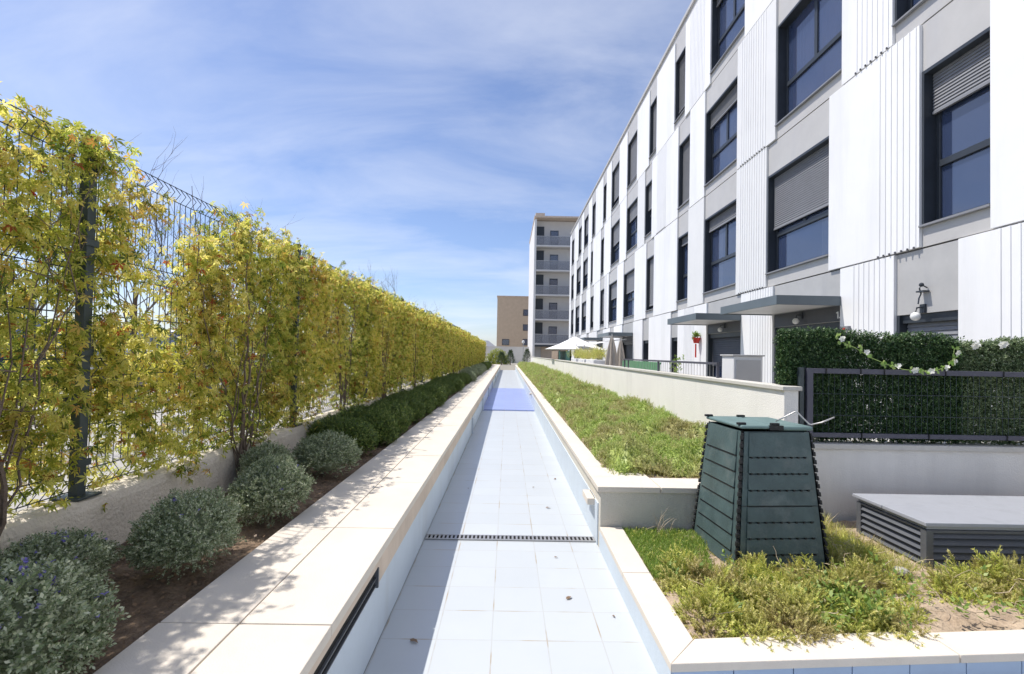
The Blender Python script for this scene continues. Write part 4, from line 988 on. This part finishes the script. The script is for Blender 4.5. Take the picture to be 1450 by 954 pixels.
# ------------------------------------------------------------------ far buildings
tb = empty('tower_block', (8, 64, .4), label='tall six storey tower with stacked grey balconies beyond the white block', cat='building')
TX0, TX1, TY, TYB = 2.95, 16., 58., 72.
m = MB(); m.box(TX0+.25, TX1, TY+1.4, TYB, .4, 17.9); P_(m, 'wall', M['tower'], tb)
m = MB(); m.box(TX0, TX0+.25, TY, TYB, .4, 17.75); P_(m, 'side_wall', M['tower_side'], tb)
m = MB(); m.box(TX0-.05, TX1, TY-.1, TYB, 17.95, 18.15); m.box(TX0+.1, TX0+1.2, TY, TY+1, 18.15, 18.5); P_(m, 'roof_slab', M['stone_side'], tb)
zs = [2.9, 5.8, 8.75, 11.7, 14.65]
m = MB(); m.box(TX0+.25, TX1, TY+.02, TY+1.4, 2.5, 2.75); P_(m, 'ground_floor_lintel', M['anth'], tb)
m = MB(); m.box(TX0+1.1, TX1, TY+1.3, TY+1.39, .4, 2.5); P_(m, 'shopfront', M['stone_side'], tb)
for z in zs:
    m = MB(); m.box(TX0+.25, TX1, TY, TY+1.4, z-.18, z); bl = P_(m, 'balcony', M['tower'], tb)
    m = MB(); m.box(TX0+.26, TX1, TY+.02, TY+.05, z, z+1.05); m.build('balcony_screen', M['screen'], bl)
    m = MB(); m.box(TX0+.26, TX1, TY, TY+.07, z+1.05, z+1.1); m.build('handrail', M['steel'], bl)
    m = MB(); m.box(TX0+.3, TX0+1.25, TY+1.30, TY+1.39, z, z+2.55); P_(m, 'shutter_panel', M['anth'], tb)
    m = MB(); m.box(TX0+2.0, TX0+3.0, TY+1.34, TY+1.39, z, z+2.1); w = P_(m, 'window', M['anth'], tb)
    m = MB(); m.box(TX0+2.05, TX0+2.95, TY+1.33, TY+1.34, z+.05, z+2.0); m.build('pane', M['glass'], w)
    m = MB(); m.box(TX0+4.8, TX0+5.8, TY+1.34, TY+1.39, z, z+2.1); w = P_(m, 'window', M['anth'], tb)
tn = empty('brick_building', (1.5, 90, .4), label='plain tan brick building with four small windows left of the tower', cat='building')
m = MB(); m.box(-1.95, 9, 85, 97, 2.6, 11.55); P_(m, 'wall', M['brick'], tn)
m = MB(); m.box(-1.95, 9, 85.02, 97, .4, 2.6); P_(m, 'plinth', M['pale_wall'], tn)
m = MB(); m.box(-2.05, 9.1, 84.9, 97.1, 11.55, 11.7); P_(m, 'roof_edge', M['stone_side'], tn)
for x0, x1, z0, z1 in ((-1.0, .25, 3.05, 4.1), (2.6, 3.5, 8.25, 9.35), (2.6, 3.5, 5.65, 6.75), (2.6, 3.5, 3.1, 4.2)):
    m = MB(); m.box(x0, x1, 84.94, 85, z0, z1); w = P_(m, 'window', M['anth'], tn)
    m = MB(); m.box(x0+.08, x1-.08, 84.93, 84.94, z0+.08, z1-.08); m.box((x0+x1)/2-.02, (x0+x1)/2+.02, 84.92, 84.93, z0, z1); m.build('pane', M['glass'], w)
m = MB(); m.box(-2.4, 2.6, 60, 60.2, .4, 2.35); m.box(-2.45, 2.65, 59.95, 60.25, 2.35, 2.45)
tag(m.build('white_garden_wall', M['pale_wall']), 'white garden wall closing the view below the tan building', 'wall')
hs_ = empty('low_house', (-8, 95, .5), label='low distant house with grey roof showing over the end of the creeper fence', cat='house')
m = MB(); m.box(-14, -2.6, 95, 104, .5, 2.9); P_(m, 'wall', M['pale_wall'], hs_)
m = MB(); m.add([(-14.5, 94.5, 2.9), (-2.3, 94.5, 2.9), (-2.3, 104.5, 2.9), (-14.5, 104.5, 2.9), (-13, 99.5, 4.2), (-4, 99.5, 4.2)], [(0, 1, 5, 4), (1, 2, 5), (2, 3, 4, 5), (3, 0, 4)]); P_(m, 'roof', M['rail_glass'], hs_)
h2 = empty('roofed_house', (-8, 70, .5), label='dark hipped roof of a house rising over the creeper hedge', cat='house')
m = MB(); m.box(-12, -6.3, 66, 74, .5, 4.6); P_(m, 'wall', M['pale_wall'], h2)
m = MB(); m.add([(-12.4, 65.6, 4.6), (-5.9, 65.6, 4.6), (-5.9, 74.4, 4.6), (-12.4, 74.4, 4.6), (-9.6, 69, 6.), (-8.6, 71, 6.)], [(0, 1, 4), (1, 2, 5, 4), (2, 3, 5), (3, 0, 4, 5)]); P_(m, 'roof', M['anth'], h2)
# conifers and shrub at the end of the basin
def conifer(x, y, h, w, lab, mat='conifer'):
    o = empty('conifer', (x, y, .42), label=lab, cat='tree', group='small conifers at the end of the basin')
    k = 700; t = RNG.random(k)**.8; a = RNG.uniform(0, 6.28, k); rr_ = w*(1-t)**.7*RNG.uniform(.6, 1.05, k)
    pos = np.stack([rr_*np.cos(a), rr_*np.sin(a), .1+t*h], 1)
    V, F = scatter(*sprig(10, .2, .09, .014, .8, 3), pos, basis(np.stack([np.cos(a), np.sin(a), np.ones(k)*1.3], 1), RNG.normal(0, 1, (k, 3)), RNG.uniform(0, 6, k)), np.ones(k))
    link('crown', np_mesh(V, F, M[mat], 'crown'), o); MB().tube([(0, 0, 0), (0, 0, h*.8)], [.05, .02], 6).build('trunk', M['bark'], o)
conifer(.3, 50, 1.35, .5, 'small dark conifer in the middle of the basin end'); conifer(2.1, 52, 1.5, .55, 'dark conifer at the right of the basin end'); conifer(-.6, 49, 1.1, .55, 'low dark conifer at the left of the basin end')
ysb = empty('yellow_shrub', (-1.1, 52, .42), label='yellow green shrub between the creeper end and the small conifers', cat='shrub')
k = 900; d = RNG.normal(0, 1, (k, 3)); d[:, 2] = abs(d[:, 2]); d /= np.linalg.norm(d, axis=1, keepdims=True)
V, F = scatter(*leafy_sprig(7, .15, .1, .03, 7), d*np.array([1.3, .8, 1.6])*RNG.uniform(.6, 1, (k, 1)), basis(d, RNG.normal(0, 1, (k, 3)), RNG.uniform(0, 6, k)), np.ones(k))
link('foliage', np_mesh(V, F, M['yshrub'], 'f'), ysb); MB().tube([(0, 0, 0), (.1, 0, 1)], [.04, .02], 6).build('stem', M['bark'], ysb)
sl = empty('street_lamp', (1.72, 54, .42), label='slim grey lamp post between the conifers and the tower', cat='street lamp')
m = MB(); m.tube([(0, 0, 0), (0, 0, 2.3)], [.05, .035], 8); m.build('pole', M['steel'], sl); m = MB(); m.lathe([(.05, 2.3), (.16, 2.4), (.14, 2.6), (.03, 2.66)], n=12); m.build('lamp_head', M['globe'], sl)

# ------------------------------------------------------------------ cars behind the fence (nose towards the fence)
def make_car(paint, label, L=4.2, W=1.76, Hc=1.48):
    o = empty('parked_car', (0, 0, .58), label=label, cat='car', group='cars parked behind the fence')
    # half-widths and heights at stations along the length (x: 0 nose .. -L tail)
    st = [(0, .62, .35, .62), (-.12, .78, .25, .72), (-.5, .86, .2, .82), (-1.15, .88, .2, .93), (-2.0, .88, .2, .95), (-3.2, .88, .2, .97), (-3.9, .86, .22, .98), (-4.12, .80, .28, .9), (-4.2, .70, .38, .75)]
    m = MB(); ring = []
    for x, hw, zb, zt in st:
        o_ = len(m.v); zm = (zb+zt)/2
        m.v += [(x, -hw*.9, zb), (x, -hw, zb+.12), (x, -hw*1.0, zm+.08), (x, -hw*.93, zt-.03), (x, -hw*.8, zt), (x, hw*.8, zt), (x, hw*.93, zt-.03), (x, hw, zm+.08), (x, hw, zb+.12), (x, hw*.9, zb)]
        ring.append(o_)
    for a, b in zip(ring, ring[1:]):
        for k in range(10): m.f.append((a+k, a+(k+1) % 10, b+(k+1) % 10, b+k)); m.mi.append(0)
    m.f += [tuple(range(ring[0]+9, ring[0]-1, -1)), tuple(range(ring[-1], ring[-1]+10))]; m.mi += [0, 0]
    m.build('body', paint, o, bevel=.02, smooth=True)
    m = MB()      # glasshouse
    m.hexa([(-3.95, -.74, .95), (-1.05, -.76, .92), (-1.05, .76, .92), (-3.95, .74, .95), (-3.45, -.58, Hc-.05), (-1.85, -.6, Hc-.04), (-1.85, .6, Hc-.04), (-3.45, .58, Hc-.05)]); m.build('windows', M['car_glass'], o, bevel=.01)
    m = MB(); m.hexa([(-3.5, -.60, Hc-.05), (-1.8, -.62, Hc-.04), (-1.8, .62, Hc-.04), (-3.5, .60, Hc-.05), (-3.3, -.5, Hc), (-2., -.52, Hc), (-2., .52, Hc), (-3.3, .5, Hc)])
    for s_ in (-1, 1):
        for xb, xt in ((-1.05, -1.85), (-2.45, -2.5), (-3.95, -3.45)):
            m.tube([(xb, s_*.755, .93), (xt, s_*.60, Hc-.03)], .035, 6)
    m.build('roof', paint, o, bevel=.01)
    for xw in (-.8, -3.35):
        for s_ in (-1, 1):
            m = MB(); m.lathe([(.20, -.1), (.30, -.1), (.32, -.06), (.32, .06), (.30, .1), (.20, .1)], (xw, s_*.80, .32), 18, axis='y'); w = m.build('wheel', M['tyre'], o, smooth=False)
            m = MB(); m.lathe([(.02, s_*.11), (.12, s_*.10), (.2, s_*.09), (.21, s_*.04)], (xw, s_*.80, .32), 12, axis='y'); m.build('rim', M['rim'], w)
    for s_ in (-1, 1):
        m = MB(); m.hexa([(-.03, s_*.62-.14, .58), (.02, s_*.62-.14, .58), (.0, s_*.62+.10, .58), (-.1, s_*.62+.10, .58), (-.08, s_*.62-.14, .70), (-.02, s_*.62-.14, .70), (-.05, s_*.62+.10, .70), (-.15, s_*.62+.10, .70)]); m.build('headlight', M['lamp'], o)
        m = MB(); m.box(-4.2, -4.12, s_*.62-.12, s_*.62+.1, .75, .9); m.build('tail_light', M['redlamp'], o)
        m = MB(); m.sphere((-1.35, s_*.95, 1.0), .08, 6, sz=.7); m.build('wing_mirror', paint, o)
    m = MB(); m.box(0.0, .02, -.35, .35, .40, .52); m.build('grille', M['black'], o)
    return o
for col, yy, xx, lab in (('black', 8.9, -6.9, 'black car behind the wire at the left picture edge, nose to the fence'), ('silver', 12.1, -7.1, 'silver car seen through the gap right of the nearest post'), ('white', 15.2, -6.9, 'white car in the parking row, third from the left'),
                         ('grey', 21.2, -7.0, 'grey car parked beyond an empty bay'), ('blue', 24.3, -7.1, 'dark blue car far along the parking row'), ('silver', 30.4, -7., 'farthest silver car glimpsed through the creeper'), ('red', 5.2, -7.0, 'red car beyond the left end of the visible parking row')):
    if col == 'red': continue
    c = make_car(M['car_'+col], lab); c.location = (xx, yy, .58)
# bare young trees
def bare_tree(x, y, h, seed, lab):
    o = empty('bare_tree', (x, y, .58), label=lab, cat='tree', group='bare young trees behind the fence'); r_ = random.Random(seed); t, c = MB(), MB()
    t.tube([(0, 0, 0), (.02, .01, h*.3), (0, .03, h*.55)], [.045, .035, .022], 7)
    def br(p, d, l, rad, n):
        pts = [p]; q = d.copy()
        for i in range(4): q = (q+Vector((r_.gauss(0, .16), r_.gauss(0, .16), .08))).normalized(); pts.append(pts[-1]+q*l/4)
        c.tube(pts, [rad, rad*.8, rad*.65, rad*.5, rad*.3], 4)
        if n:
            for k in range(4): br(pts[r_.randint(1, 4)], (q+Vector((r_.gauss(0, .55), r_.gauss(0, .55), r_.gauss(.15, .3)))).normalized(), l*.62, rad*.5, n-1)
    for k in range(7): a = k*2.4; z = h*(.3+.25*k/7); br(Vector((0, .02, z)), Vector((math.cos(a)*.55, math.sin(a)*.55, 1)).normalized(), (h-z)*.62, .014, 3)
    t.build('trunk', M['bark'], o); c.build('branches', M['bark'], o)
for x, y, h, s_, lab in ((-4.6, 4.7, 2.9, 1, 'bare young tree whose twigs top the creeper at the left picture edge'), (-4.6, 6.0, 2.95, 2, 'bare young tree with one long twig above the nearest post'), (-4.6, 7.4, 2.85, 3, 'bare young tree with fine twigs above the dip in the creeper'),
                         (-4.7, 12.2, 2.9, 4, 'bare young tree midway along the fence, only twig tips showing'), (-4.7, 17.4, 3.5, 5, 'bare bushy young tree over the middle of the fence'), (-4.8, 24, 3.5, 6, 'farthest bare young tree behind the creeper')):
    bare_tree(x, y, h, s_, lab)

# ------------------------------------------------------------------ sun, sky, camera
sd = Vector((-.50, .16, 1)).normalized()
L = bpy.data.lights.new('sun', 'SUN'); L.energy = 4.1; L.angle = math.radians(.53); L.color = (1, .945, .87)
lo = bpy.data.objects.new('sun', L); COL.objects.link(lo); lo.rotation_euler = sd.to_track_quat('Z', 'Y').to_euler()
W = bpy.data.worlds.new('World'); S.world = W; W.use_nodes = True; nt = W.node_tree; nt.nodes.clear()
out = N(nt, 'ShaderNodeOutputWorld'); bg = N(nt, 'ShaderNodeBackground'); bg.inputs[1].default_value = .125
sky = N(nt, 'ShaderNodeTexSky'); sky.sky_type = 'NISHITA'; sky.sun_disc = False; sky.sun_elevation = math.asin(sd.z); sky.sun_rotation = math.atan2(sd.x, sd.y)
sky.air_density = 1.; sky.dust_density = 1.2; sky.ozone_density = 2.2; sky.altitude = 600
tc = N(nt, 'ShaderNodeTexCoord'); sep = N(nt, 'ShaderNodeSeparateXYZ'); nt.links.new(tc.outputs['Generated'], sep.inputs[0])
zz = N(nt, 'ShaderNodeMath', operation='ADD'); zz.inputs[1].default_value = .22; nt.links.new(sep.outputs[2], zz.inputs[0])
cx, cy = N(nt, 'ShaderNodeMath', operation='DIVIDE'), N(nt, 'ShaderNodeMath', operation='DIVIDE')
nt.links.new(sep.outputs[0], cx.inputs[0]); nt.links.new(zz.outputs[0], cx.inputs[1]); nt.links.new(sep.outputs[1], cy.inputs[0]); nt.links.new(zz.outputs[0], cy.inputs[1])
cb_ = N(nt, 'ShaderNodeCombineXYZ'); nt.links.new(cx.outputs[0], cb_.inputs[0]); nt.links.new(cy.outputs[0], cb_.inputs[1])
mp = N(nt, 'ShaderNodeMapping'); mp.inputs['Rotation'].default_value = (0, 0, .5); mp.inputs['Scale'].default_value = (1.0, 2.3, 1); mp.inputs['Location'].default_value = (2.3, .9, 0)
nt.links.new(cb_.outputs[0], mp.inputs[0])
n1 = N(nt, 'ShaderNodeTexNoise', i_Scale=1.1, i_Detail=9., i_Roughness=.58, i_Distortion=.5); nt.links.new(mp.outputs[0], n1.inputs['Vector'])
r1 = ramp(nt, [(.36, (.03, .03, .03)), (.74, (.41, .41, .41))]); nt.links.new(n1.outputs[0], r1.inputs[0])
skyc = mix(nt, sky.outputs[0], (.90, .92, 1.05), 1., 'MULTIPLY')
col = mix(nt, skyc, (6.6, 6.8, 7.3), r1.outputs[0])
nt.links.new(col, bg.inputs[0]); nt.links.new(bg.outputs[0], out.inputs[0])

cd = bpy.data.cameras.new('camera'); cam = bpy.data.objects.new('camera', cd); COL.objects.link(cam); S.camera = cam
cd.sensor_width = 36; cd.lens = 36*690/1450; cd.shift_y = 9.5/1450; cd.clip_start = .05; cd.clip_end = 3000
cam.matrix_world = Matrix.Translation((0, 0, EYE)) @ Matrix.Rotation(-6/690, 4, 'Z') @ Matrix.Rotation(math.pi/2+14.5/690, 4, 'X') @ Matrix.Rotation(.0192, 4, 'Z')
S.view_settings.view_transform = 'Standard'; S.view_settings.look = 'None'; S.view_settings.exposure = .36; S.view_settings.gamma = 1
S.render.engine = 'CYCLES'
S.cycles.max_bounces = 8; S.cycles.transmission_bounces = 6
